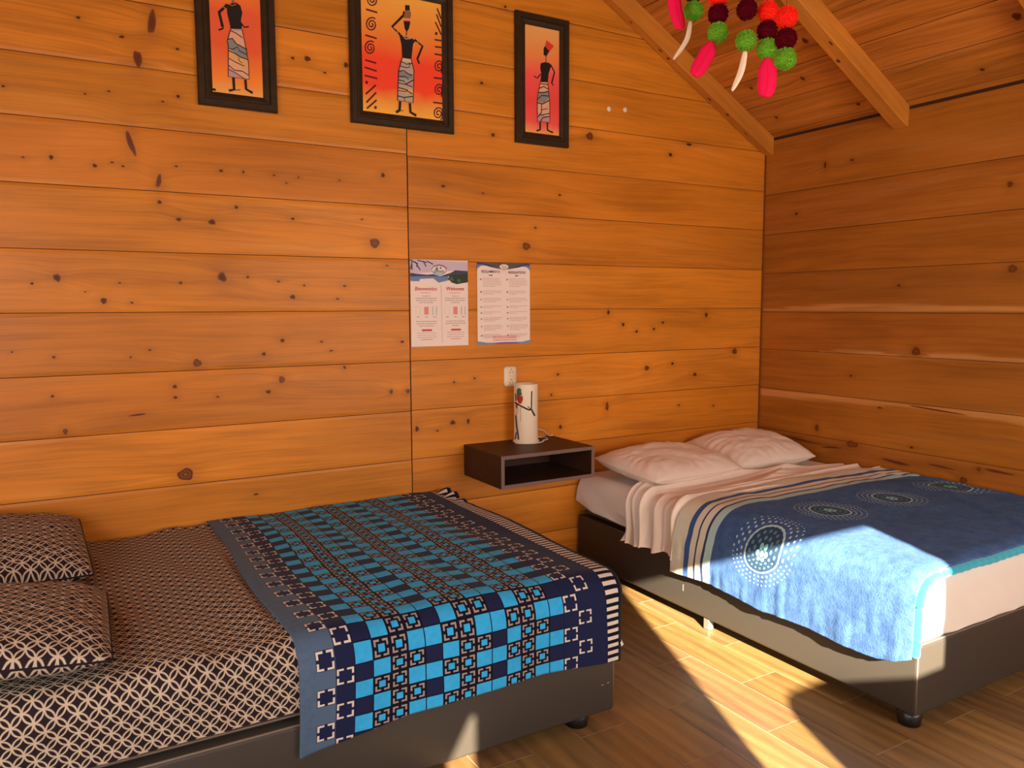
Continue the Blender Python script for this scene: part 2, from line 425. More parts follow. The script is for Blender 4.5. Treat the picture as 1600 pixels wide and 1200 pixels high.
# ---------------------------------------------------------------- measured layout (metres)
LZ = [2.5811,2.3381,2.1141,1.8747,1.6368,1.4,1.1623,0.9262,0.6923]
RZ = [2.8433,2.5718,2.3384,2.1068,1.874,1.6335,1.4021,1.1633,0.9294,0.6945,0.4617]
WZ = [2.081,1.8444,1.6099,1.3769,1.1515,0.9118,0.6627]
KB = [(-3.3921,2.5142,0.0182,0.0622,2,8),(-3.4481,2.3698,0.0202,0.0406,2,-5),(-3.4874,2.0493,0.0134,0.0653,2,-17),(-3.3936,1.9137,0.0116,0.0372,2,12),(-3.8921,2.2084,0.0077,0.0067,0,0),(-3.6335,2.2149,0.0064,0.0047,0,0),(-3.5534,2.2346,0.0087,0.0047,0,0),(-3.3093,2.2467,0.0095,0.0099,0,0),(-3.3663,2.22,0.0092,0.0049,0,0),(-3.7561,1.9722,0.0103,0.0116,0,0),(-3.6146,1.9541,0.0108,0.0096,0,30),(-3.5552,1.9711,0.0088,0.0048,0,0),(-3.5183,1.9598,0.0089,0.0048,0,0),(-3.3278,1.9758,0.0095,0.0049,0,0),(-3.1584,1.9722,0.0125,0.0077,0,0),(-3.07,1.9743,0.0077,0.0078,0,0),(-3.5,2.4419,0.0132,0.0071,0,-10),(-3.304,2.4278,0.0094,0.0073,0,0),(-3.6428,2.4872,0.0105,0.0069,0,0),(-3.8451,1.9642,0.008,0.0046,0,0),(-3.3948,1.832,0.0116,0.01,0,0),(-3.1034,1.8293,0.0102,0.0104,0,0),(-3.3271,1.7683,0.0143,0.0101,0,0),(-3.2012,1.7645,0.0199,0.0154,0,0),(-3.842,1.5089,0.0081,0.0071,0,0),(-3.7608,1.5312,0.0167,0.0214,0,-25),(-3.5504,1.5146,0.0067,0.005,0,0),(-3.6091,1.4454,0.0153,0.0172,0,0),(-3.5113,1.438,0.0091,0.005,0,20),(-3.3305,1.5172,0.0096,0.0076,0,0),(-3.1698,1.5426,0.0227,0.0288,0,-25),(-3.0674,1.5442,0.0078,0.008,0,0),(-3.6704,1.4794,0.0064,0.0037,0,0),(-3.7868,1.2344,0.0084,0.0072,0,0),(-3.9181,1.258,0.0059,0.0047,0,0),(-3.4555,1.2506,0.0092,0.005,0,0),(-3.5257,1.225,0.0068,0.005,0,0),(-3.2807,1.1926,0.0221,0.021,1,30),(-3.7987,1.0871,0.0084,0.0073,0,0),(-3.7637,0.9498,0.0106,0.0147,1,0),(-3.3693,1.0556,0.012,0.0078,0,0),(-3.3698,1.1,0.012,0.0104,0,0),(-3.2065,1.0482,0.0075,0.0054,0,0),(-3.3438,0.7362,0.0416,0.0346,1,0),(-3.5111,0.9953,0.046,0.0051,0,-4),(-2.4591,2.0094,0.0122,0.0142,0,0),(-2.895,1.9431,0.0081,0.004,0,0),(-2.8424,1.9712,0.0055,0.0054,0,0),(-2.945,1.9712,0.008,0.0052,0,0),(-2.6622,1.9714,0.0058,0.0056,0,0),(-2.8725,1.7944,0.011,0.0081,0,0),(-2.5054,1.705,0.0306,0.0287,1,0),(-2.5634,1.8075,0.009,0.0043,0,0),(-2.1596,1.9827,0.0167,0.0089,0,0),(-1.9475,1.9645,0.0105,0.0061,0,0),(-1.8887,2.246,0.0142,0.0122,0,0),(-2.449,1.6058,0.0093,0.0044,0,0),(-2.9408,1.5271,0.0108,0.0054,0,0),(-2.8314,1.5119,0.0084,0.0055,0,0),(-2.6508,1.5109,0.0118,0.0056,0,0),(-2.8828,1.462,0.0165,0.0138,0,0),(-2.6845,1.4541,0.0117,0.0057,0,0),(-2.9326,1.2756,0.0136,0.0111,0,0),(-3.0128,1.2203,0.0133,0.0109,0,0),(-2.7621,1.2656,0.0114,0.0057,0,0),(-2.7198,1.2247,0.0116,0.0057,0,0),(-2.3803,1.2557,0.0128,0.009,0,0),(-2.6601,1.1479,0.0089,0.0115,0,-30),(-2.9408,1.1071,0.0164,0.0194,1,0),(-2.9995,1.0576,0.0162,0.0111,0,0),(-2.4389,1.025,0.0095,0.015,1,20),(-2.3556,1.0232,0.013,0.0136,1,0),(-2.1141,1.053,0.0086,0.0078,0,0),(-2.0017,1.0662,0.0089,0.0079,0,0),(-2.3131,0.84,0.0131,0.0185,0,0),(-2.1235,0.8559,0.0208,0.0158,0,0),(-2.0394,0.8557,0.0106,0.0191,0,0),(-2.2063,0.8219,0.0102,0.0062,0,0),(-3.0657,0.6182,0.0161,0.0055,0,0),(-1.312,2.2991,0.0288,0.026,1,0),(-0.7586,2.255,0.0187,0.0139,0,0),(-1.4998,1.9851,0.0119,0.0081,0,0),(-1.6473,1.8131,0.0115,0.0064,0,0),(-1.7007,1.7185,0.0302,0.0255,1,0),(-0.6222,2.324,0.0289,0.0106,0,0),(-1.182,1.3839,0.013,0.0172,0,0),(-1.0805,1.3167,0.0134,0.014,0,0),(-0.9857,1.2763,0.0136,0.0106,0,0),(-0.8617,1.2883,0.0116,0.0108,0,0),(-0.7965,1.3234,0.0142,0.0109,0,0),(-0.4637,1.3638,0.0152,0.0187,0,0),(-1.5097,1.062,0.0121,0.0101,0,0),(-0.9091,1.07,0.0208,0.0181,1,0),(-0.72,1.0877,0.0145,0.0111,0,0),(-0.5457,1.0167,0.0202,0.0151,0,0),(-0.2268,1.1417,0.0269,0.0233,1,0),(-1.5496,0.9564,0.008,0.0084,0,0),(-1.1856,0.871,0.0131,0.0318,1,0),(-1.4929,0.7827,0.0123,0.0171,0,0),(-0.666,0.8433,0.0123,0.0075,0,0),(-0.3918,0.821,0.0131,0.0077,0,0),(-2.8517,2.4616,0.0108,0.0078,0,0),(-2.7891,2.4683,0.0192,0.0158,0,0),(-2.6206,2.4666,0.0145,0.0163,0,0),(-2.7156,2.4208,0.0112,0.0053,0,0),(-1.8172,2.8551,0.0107,0.0089,0,0),(-1.95,2.4814,0.0139,0.0089,0,0)]
KR = [(-0.6041,2.1986,0.0159,0.0102,0,0),(-0.4326,2.1977,0.0128,0.0282,0,0),(-0.2449,1.9489,0.0183,0.0111,0,0),(-1.432,1.96,0.0168,0.0172,1,0),(-0.5025,2.6994,0.0123,0.0068,0,0),(-0.9088,1.5176,0.0143,0.0099,0,0),(-1.4642,1.579,0.025,0.0232,1,0),(-1.0194,1.1823,0.0309,0.0292,1,0),(-0.6472,1.0308,0.0121,0.0088,0,0),(-0.4373,0.7148,0.0154,0.026,1,0),(-0.6718,0.6527,0.0481,0.0249,1,0),(-1.0193,0.6881,0.0139,0.0099,0,0),(-1.3625,0.6355,0.0134,0.0138,1,0),(-1.2925,0.5693,0.0247,0.0203,1,0),(-0.8293,0.8731,0.0187,0.0069,0,0),(-0.342,0.6262,0.1731,0.0076,2,-3),(-0.2037,0.559,0.096,0.0062,2,-4),(-0.5409,0.6147,0.0929,0.0066,2,5),(-0.9346,0.5969,0.1153,0.0119,2,-4),(-1.1752,0.6151,0.0975,0.0071,2,-3),(-1.4509,0.6391,0.0974,0.0091,2,-2),(-1.128,0.896,0.1979,0.0051,2,-3)]
KC = [(-0.5269,-0.7045,0.0256,0.02),(-0.3293,-0.531,0.0192,0.015),(-0.0866,-0.6904,0.0128,0.015),(-0.1351,-0.1927,0.0128,0.015),(-0.1037,-1.3362,0.0128,0.015),(-0.3147,-1.5851,0.0288,0.025),(-0.3656,-0.215,0.0128,0.015)]
SAP = [([(-0.0107,1.3912),(-0.3337,1.4139),(-0.5898,1.4203),(-1.0687,1.4168),(-1.5204,1.4051)],[(-0.0109,1.3834),(-0.5086,1.3849),(-1.0703,1.3849),(-1.5216,1.385)]),([(-0.4326,1.1548),(-0.6005,1.1733),(-0.7585,1.1769),(-0.9369,1.1519)],[(-0.4327,1.1511),(-0.6014,1.152),(-0.7597,1.1495),(-0.937,1.1503)]),([(-1.0582,1.1551),(-1.1139,1.1772),(-1.3034,1.1804),(-1.5337,1.1688)],[(-1.0584,1.1519),(-1.2432,1.1556),(-1.5347,1.1515)]),([(-0.0022,0.9033),(-0.4424,0.9124),(-0.9197,0.9099),(-1.548,0.9135)],[(-0.0034,0.8673),(-0.2632,0.8688),(-0.5301,0.8733),(-0.9208,0.8865),(-1.2573,0.8853),(-1.5505,0.8698)])]
F1 = [("p","bk",[(-3.1191,2.6294),(-3.1036,2.6283),(-3.0916,2.6375),(-3.0758,2.6412),(-3.0603,2.6322),(-3.0534,2.606),(-3.0605,2.5732),(-3.0551,2.5584),(-3.0598,2.5387),(-3.1014,2.5317),(-3.1045,2.5539),(-3.1128,2.5915),(-3.1139,2.6147)]),("l","bk",0.0115,[(-3.1115,2.6249),(-3.1437,2.5919),(-3.1323,2.5367)]),("l","bk",0.00627,[(-3.1323,2.5375),(-3.1306,2.5319),(-3.1483,2.5223)]),("l","bk",0.00575,[(-3.0589,2.5637),(-3.0475,2.5498),(-3.0293,2.5557)]),("l","br",0.00941,[(-3.0896,2.6367),(-3.0872,2.6508)]),("p","bk",[(-3.095,2.6494),(-3.0793,2.6523),(-3.0726,2.673),(-3.0741,2.6864),(-3.0918,2.6831),(-3.0982,2.6682)]),("p","rd",[(-3.0958,2.6804),(-3.0702,2.6852),(-3.0572,2.719),(-3.1005,2.7105)]),("l","lb",0.00523,[(-3.1266,2.6156),(-3.1206,2.6096)]),("l","br",0.00418,[(-3.1028,2.6284),(-3.092,2.6257),(-3.076,2.6353)]),("p","pe",[(-3.1013,2.5349),(-3.0577,2.5402),(-3.0461,2.4767),(-3.0347,2.4028),(-3.0367,2.3464),(-3.1181,2.3452),(-3.1136,2.4661),(-3.1168,2.4852),(-3.1079,2.5142)]),("p","gb",[(-3.1126,2.4918),(-3.0967,2.4983),(-3.0817,2.479),(-3.0661,2.4736),(-3.0425,2.4654),(-3.0419,2.4277),(-3.0676,2.4317),(-3.087,2.4427),(-3.1024,2.4521),(-3.1159,2.4579)]),("p","or",[(-3.1136,2.4465),(-3.0987,2.4448),(-3.0796,2.4299),(-3.0382,2.4182),(-3.0376,2.3784),(-3.0691,2.3898),(-3.0923,2.4063),(-3.1146,2.4187)]),("p","li",[(-3.1162,2.3751),(-3.0899,2.363),(-3.0627,2.3477),(-3.1173,2.3465)]),("p","li",[(-3.1013,2.5341),(-3.0578,2.5394),(-3.0568,2.5336),(-3.1035,2.5266)]),("l","bk",0.00366,[(-3.1015,2.527),(-3.0802,2.5207),(-3.057,2.5067)]),("l","bk",0.00418,[(-3.1134,2.4917),(-3.0967,2.4983),(-3.0817,2.479),(-3.0661,2.4736),(-3.0406,2.4637)]),("l","bk",0.00366,[(-3.1147,2.4581),(-3.0984,2.4547),(-3.0782,2.4677),(-3.0708,2.4531),(-3.0433,2.4434)]),("l","bk",0.00418,[(-3.1143,2.4483),(-3.091,2.442),(-3.0677,2.4297),(-3.04,2.424)]),("l","bk",0.00314,[(-3.1146,2.4187),(-3.0883,2.4068),(-3.053,2.3961)]),("l","bk",0.00366,[(-3.1156,2.391),(-3.0935,2.3744),(-3.0617,2.3749),(-3.0382,2.3623)]),("l","bk",0.00261,[(-3.0757,2.4285),(-3.0723,2.4132),(-3.0606,2.407)]),("l","bk",0.00314,[(-3.1162,2.3751),(-3.0899,2.365),(-3.0548,2.346)]),("l","bk",0.00314,[(-3.1013,2.5349),(-3.1079,2.5142),(-3.1168,2.4852),(-3.1136,2.4661),(-3.1181,2.3452),(-3.0367,2.3464),(-3.0365,2.4105),(-3.0461,2.4767),(-3.0577,2.5402)]),("l","bk",0.01045,[(-3.0985,2.3451),(-3.0971,2.2976),(-3.1182,2.2908)]),("l","bk",0.01045,[(-3.0517,2.3436),(-3.0498,2.3054),(-3.0245,2.2938)]),("p","br",[(-3.0943,2.2988),(-3.0683,2.303),(-3.0765,2.2963),(-3.0945,2.2939)]),("p","pn",[(-3.1803,2.2934),(-3.1688,2.2929),(-3.1672,2.2833),(-3.1807,2.2835)])]
F2 = [("l","dk",0.00594,[(-2.4772,2.7861),(-2.4908,2.7888),(-2.5046,2.7833),(-2.5148,2.7717),(-2.5191,2.7575),(-2.5168,2.7447),(-2.509,2.7366),(-2.4982,2.735),(-2.4876,2.7397),(-2.4799,2.749),(-2.4771,2.7599),(-2.4793,2.7693),(-2.4855,2.7749),(-2.4935,2.7755),(-2.501,2.7716),(-2.506,2.7648),(-2.5075,2.7573),(-2.5056,2.7513),(-2.5012,2.7481),(-2.4961,2.7483),(-2.4917,2.7511),(-2.4892,2.7553),(-2.4889,2.7594),(-2.4904,2.7621),(-2.4928,2.763),(-2.495,2.7623)]),("l","dk",0.00594,[(-2.4844,2.681),(-2.498,2.6838),(-2.5118,2.6785),(-2.5221,2.667),(-2.5264,2.6529),(-2.5241,2.64),(-2.5162,2.6317),(-2.5054,2.6299),(-2.4948,2.6345),(-2.4871,2.6437),(-2.4843,2.6546),(-2.4865,2.6641),(-2.4927,2.6698),(-2.5007,2.6706),(-2.5082,2.6668),(-2.5132,2.66),(-2.5147,2.6525),(-2.5128,2.6464),(-2.5085,2.6432),(-2.5033,2.6432),(-2.4989,2.646),(-2.4964,2.6502),(-2.4961,2.6543),(-2.4976,2.6571),(-2.5,2.658),(-2.5023,2.6573)]),("l","dk",0.00594,[(-2.4932,2.5801),(-2.5068,2.5832),(-2.5205,2.5781),(-2.5308,2.5667),(-2.5351,2.5525),(-2.5328,2.5396),(-2.525,2.5312),(-2.5142,2.5292),(-2.5035,2.5337),(-2.4959,2.5428),(-2.493,2.5537),(-2.4953,2.5633),(-2.5014,2.5691),(-2.5095,2.5699),(-2.517,2.5662),(-2.522,2.5595),(-2.5235,2.552),(-2.5216,2.5459),(-2.5172,2.5425),(-2.5121,2.5425),(-2.5077,2.5452),(-2.5052,2.5494),(-2.5049,2.5535),(-2.5064,2.5564),(-2.5088,2.5573),(-2.511,2.5567)]),("l","dk",0.00594,[(-2.1674,2.4937),(-2.1556,2.5059),(-2.1504,2.5214),(-2.153,2.5357),(-2.162,2.5452),(-2.1744,2.5476),(-2.1868,2.543),(-2.1957,2.5331),(-2.1991,2.521),(-2.1967,2.5102),(-2.1896,2.5034),(-2.1801,2.502),(-2.1711,2.5059),(-2.1649,2.5135),(-2.1629,2.5222),(-2.1651,2.5296),(-2.1704,2.5339),(-2.1768,2.5342),(-2.1825,2.5312),(-2.186,2.5261),(-2.1867,2.5208),(-2.185,2.5168),(-2.1817,2.515),(-2.1783,2.5155),(-2.1759,2.5175),(-2.175,2.5199)]),("l","dk",0.00594,[(-2.1689,2.3883),(-2.157,2.4004),(-2.1519,2.4159),(-2.1544,2.4303),(-2.1634,2.44),(-2.1759,2.4426),(-2.1883,2.4381),(-2.1972,2.4283),(-2.2007,2.4162),(-2.1982,2.4053),(-2.1911,2.3984),(-2.1816,2.3969),(-2.1726,2.4007),(-2.1663,2.4082),(-2.1643,2.4169),(-2.1665,2.4244),(-2.1718,2.4287),(-2.1783,2.4292),(-2.184,2.4262),(-2.1876,2.4212),(-2.1883,2.4159),(-2.1865,2.4118),(-2.1832,2.41),(-2.1798,2.4104),(-2.1774,2.4123),(-2.1764,2.4148)]),("l","dk",0.00594,[(-2.1746,2.2819),(-2.1627,2.2939),(-2.1575,2.3093),(-2.1601,2.3239),(-2.1691,2.3338),(-2.1816,2.3366),(-2.194,2.3322),(-2.2029,2.3225),(-2.2064,2.3104),(-2.204,2.2994),(-2.1968,2.2923),(-2.1873,2.2907),(-2.1782,2.2944),(-2.172,2.3018),(-2.17,2.3106),(-2.1722,2.3181),(-2.1775,2.3226),(-2.184,2.3231),(-2.1898,2.3202),(-2.1933,2.3152),(-2.194,2.3099),(-2.1922,2.3058),(-2.1889,2.3039),(-2.1855,2.3042),(-2.1831,2.3061),(-2.1821,2.3086)]),("l","dk",0.00726,[(-2.527,2.7134),(-2.4747,2.7089)]),("l","dk",0.00726,[(-2.5327,2.604),(-2.4798,2.5977)]),("l","dk",0.00726,[(-2.5362,2.4979),(-2.4848,2.492)]),("l","dk",0.00726,[(-2.5397,2.4665),(-2.4828,2.4582)]),("l","dk",0.00726,[(-2.5405,2.4316),(-2.4808,2.4263)]),("l","dk",0.00726,[(-2.5369,2.3521),(-2.4886,2.3976)]),("l","dk",0.00726,[(-2.535,2.3162),(-2.4876,2.366)]),("l","dk",0.00726,[(-2.5329,2.2913),(-2.4867,2.3333)]),("l","dk",0.00726,[(-2.1843,2.7785),(-2.1404,2.736)]),("l","dk",0.00726,[(-2.1877,2.7521),(-2.1409,2.6995)]),("l","dk",0.00726,[(-2.1941,2.7164),(-2.1443,2.6651)]),("l","dk",0.00726,[(-2.1994,2.6379),(-2.1429,2.6392)]),("l","dk",0.00726,[(-2.1987,2.6069),(-2.1433,2.6088)]),("l","dk",0.00726,[(-2.2003,2.574),(-2.1485,2.5745)]),("l","dk",0.00726,[(-2.2066,2.4678),(-2.1512,2.4691)]),("l","dk",0.00726,[(-2.2112,2.3572),(-2.1545,2.3578)]),("p","dk",[(-2.5249,2.4037),(-2.5265,2.399),(-2.5304,2.3961),(-2.5348,2.3963),(-2.5376,2.3996),(-2.5375,2.4044),(-2.5345,2.4085),(-2.5301,2.4099),(-2.5263,2.4081)]),("p","dk",[(-2.4863,2.301),(-2.4879,2.2962),(-2.4919,2.2933),(-2.4963,2.2936),(-2.4991,2.297),(-2.499,2.3018),(-2.4961,2.3059),(-2.4916,2.3073),(-2.4877,2.3054)]),("p","dk",[(-2.1836,2.6675),(-2.1853,2.6625),(-2.1896,2.6593),(-2.1943,2.6594),(-2.1974,2.6627),(-2.1973,2.6677),(-2.1942,2.672),(-2.1894,2.6737),(-2.1852,2.6719)]),("p","dk",[(-2.1375,2.7692),(-2.1393,2.7643),(-2.1436,2.761),(-2.1484,2.761),(-2.1515,2.7643),(-2.1514,2.7692),(-2.1482,2.7736),(-2.1434,2.7754),(-2.1392,2.7736)]),("p","bk",[(-2.3421,2.7652),(-2.3206,2.7671),(-2.3199,2.744),(-2.3426,2.7399)]),("p","br",[(-2.3494,2.7377),(-2.3153,2.7428),(-2.3145,2.7236),(-2.3199,2.7075),(-2.3512,2.7046),(-2.3531,2.7194)]),("l","or",0.00792,[(-2.3523,2.7029),(-2.3183,2.7063)]),("l","rd",0.00528,[(-2.3513,2.696),(-2.3184,2.6986)]),("p","bk",[(-2.3514,2.6929),(-2.3184,2.6966),(-2.3252,2.666),(-2.3369,2.6478),(-2.3463,2.6624)]),("l","br",0.00858,[(-2.338,2.6496),(-2.3389,2.6332)]),("p","bk",[(-2.3794,2.6392),(-2.3571,2.6303),(-2.3288,2.6257),(-2.3117,2.6249),(-2.2946,2.6175),(-2.3064,2.6018),(-2.3162,2.5348),(-2.3606,2.5322),(-2.3635,2.5887),(-2.3713,2.6229)]),("l","gy",0.00462,[(-2.3559,2.6305),(-2.3431,2.6183),(-2.3203,2.6235),(-2.3127,2.6314)]),("l","bk",0.01056,[(-2.3694,2.6333),(-2.4069,2.6598),(-2.3526,2.717)]),("l","bk",0.00792,[(-2.3526,2.717),(-2.3483,2.7354)]),("l","bk",0.0099,[(-2.3003,2.6217),(-2.2603,2.5998),(-2.2873,2.5391),(-2.2778,2.5199)]),("l","lb",0.00594,[(-2.3849,2.6449),(-2.3783,2.6369)]),("l","lb",0.00594,[(-2.2878,2.615),(-2.2821,2.6077)]),("p","gy",[(-2.3617,2.5331),(-2.319,2.5333),(-2.3055,2.485),(-2.3121,2.3421),(-2.3879,2.3431),(-2.3798,2.4744)]),("p","lc",[(-2.3785,2.4542),(-2.3088,2.4639),(-2.3081,2.4383),(-2.3805,2.4335)]),("p","or",[(-2.384,2.3998),(-2.3099,2.4019),(-2.3102,2.3812),(-2.3854,2.3843)]),("p","li",[(-2.3437,2.4334),(-2.308,2.4434),(-2.3085,2.4124),(-2.3384,2.411)]),("p","gb",[(-2.3792,2.4745),(-2.3543,2.4729),(-2.3146,2.4631),(-2.3119,2.4481),(-2.3775,2.4441)]),("p","cr",[(-2.3617,2.532),(-2.3179,2.5325),(-2.3136,2.5198),(-2.366,2.5171)]),("l","bk",0.00396,[(-2.366,2.5171),(-2.3423,2.5079),(-2.3108,2.5151)]),("l","bk",0.00396,[(-2.3737,2.4956),(-2.3426,2.4925),(-2.3254,2.4975),(-2.3279,2.5177)]),("l","bk",0.00462,[(-2.3792,2.4719),(-2.3542,2.478),(-2.3317,2.4659),(-2.3117,2.4635)]),("l","bk",0.00396,[(-2.3786,2.4491),(-2.349,2.4532),(-2.3321,2.4427)]),("l","bk",0.00462,[(-2.3805,2.4335),(-2.3551,2.4319),(-2.3439,2.4206),(-2.3092,2.4433)]),("l","bk",0.00396,[(-2.3808,2.4207),(-2.344,2.418),(-2.3126,2.4119)]),("l","bk",0.00462,[(-2.384,2.3998),(-2.3501,2.3966),(-2.316,2.3805)]),("l","bk",0.0033,[(-2.3854,2.3869),(-2.3445,2.3871),(-2.3386,2.3981)]),("l","bk",0.00462,[(-2.3864,2.3637),(-2.3564,2.3598),(-2.3104,2.3708)]),("l","bk",0.0033,[(-2.3565,2.3573),(-2.351,2.3451)]),("l","bk",0.00396,[(-2.3617,2.5331),(-2.3798,2.4744),(-2.3879,2.3431),(-2.3121,2.3421),(-2.3055,2.485),(-2.319,2.5333)]),("l","bk",0.01188,[(-2.3755,2.341),(-2.3786,2.3016),(-2.3963,2.2897)]),("l","bk",0.01188,[(-2.3282,2.3386),(-2.3261,2.299),(-2.2974,2.2868)]),("p","br",[(-2.3746,2.3021),(-2.3575,2.3031),(-2.369,2.2955)])]
F3 = [("p","bk",[(-1.6215,2.6187),(-1.5932,2.6286),(-1.5683,2.6265),(-1.5611,2.6102),(-1.5754,2.5733),(-1.5789,2.5334),(-1.6251,2.5271),(-1.618,2.5674),(-1.6251,2.5952)]),("l","bk",0.00608,[(-1.6201,2.5671),(-1.6427,2.5437),(-1.6616,2.5509)]),("l","bk",0.00811,[(-1.5647,2.6212),(-1.5395,2.5871),(-1.5574,2.5293)]),("l","bk",0.00608,[(-1.5574,2.5322),(-1.5466,2.5203)]),("l","br",0.00743,[(-1.5918,2.6605),(-1.5911,2.626)]),("p","bk",[(-1.6053,2.6901),(-1.5968,2.7058),(-1.5698,2.6852),(-1.5883,2.657),(-1.6053,2.6602)]),("p","rd",[(-1.5883,2.7341),(-1.5433,2.7125),(-1.5698,2.6829),(-1.5968,2.7029)]),("p","pe",[(-1.6251,2.5271),(-1.5811,2.5308),(-1.5695,2.4344),(-1.5694,2.3378),(-1.6429,2.3355),(-1.6428,2.4485)]),("p","gb",[(-1.6336,2.4729),(-1.5753,2.4862),(-1.571,2.4576),(-1.6038,2.4302),(-1.6421,2.4313)]),("p","li",[(-1.6421,2.3791),(-1.5694,2.3642),(-1.5694,2.3378),(-1.6429,2.3355)]),("l","bk",0.00405,[(-1.6265,2.52),(-1.5789,2.5206)]),("l","bk",0.00473,[(-1.6308,2.4963),(-1.6038,2.5086),(-1.5767,2.4977)]),("l","bk",0.0054,[(-1.6357,2.4755),(-1.6038,2.4796),(-1.5739,2.4893)]),("l","bk",0.00473,[(-1.6407,2.443),(-1.618,2.4633),(-1.5753,2.4658)]),("l","bk",0.0054,[(-1.6421,2.4255),(-1.611,2.4235),(-1.571,2.4459)]),("l","bk",0.00473,[(-1.6181,2.4226),(-1.6181,2.3819),(-1.6393,2.3562)]),("l","bk",0.00338,[(-1.6181,2.3936),(-1.5824,2.4037)]),("l","bk",0.00405,[(-1.6252,2.3666),(-1.5709,2.3816)]),("l","bk",0.00473,[(-1.6252,2.3345),(-1.611,2.3565),(-1.5709,2.367)]),("l","bk",0.00338,[(-1.6251,2.5271),(-1.6428,2.4485),(-1.6429,2.3355),(-1.5694,2.3378),(-1.5695,2.4344),(-1.5811,2.5308)]),("l","bk",0.00878,[(-1.6266,2.3332),(-1.6266,2.2964),(-1.6479,2.2883)]),("l","bk",0.00878,[(-1.5845,2.3355),(-1.5823,2.2982),(-1.5499,2.2899)]),("p","pn",[(-1.511,2.7917),(-1.5002,2.7918),(-1.5002,2.7831),(-1.5125,2.7834)]),("p","pn",[(-1.5113,2.2939),(-1.4988,2.2935),(-1.4988,2.281),(-1.512,2.282)])]
ST = [((-2.5261,-1.9997),[],("pk",[(-2.5237,-1.9961,2.1565),(-2.5243,-2.0024,2.0983),(-2.5144,-2.014,2.0473)],0.0146)),((-2.4592,-1.9934),[("mr",2.1442),("gr",2.1028)],("wh",[(-2.4669,-1.9916,2.0791),(-2.4769,-1.9907,2.036),(-2.5065,-1.9786,1.99)],0.009)),((-2.4709,-2.084),[("rd",2.1039),("mr",2.0657),("gr",2.026)],("pk",[(-2.4852,-2.0824,2.006),(-2.5007,-2.0775,1.9691),(-2.525,-2.0678,1.9294)],0.0172)),((-2.4385,-2.1381),[("mr",2.0642),("gr",1.9982)],("wh",[(-2.4457,-2.1443,1.9733),(-2.4566,-2.143,1.9286),(-2.4758,-2.1365,1.8867)],0.0112)),((-2.3941,-2.1574),[("rd",2.0618),("mr",2.0214),("gr",1.9834)],("pk",[(-2.3972,-2.1623,1.9623),(-2.3983,-2.1665,1.9201),(-2.4055,-2.1673,1.8765)],0.0198)),((-2.4424,-2.2515),[("rd",2.0125),("mr",1.9693),("gr",1.9297)],None)]
POSTA = [(-2.3348,1.6378),(-2.0346,1.6366),(-2.0355,1.228),(-2.3356,1.2335)]
POSTB = [(-1.9822,1.6317),(-1.6819,1.6295),(-1.6828,1.2278),(-1.9859,1.236)]# ---------------------------------------------------------------- plank surfaces
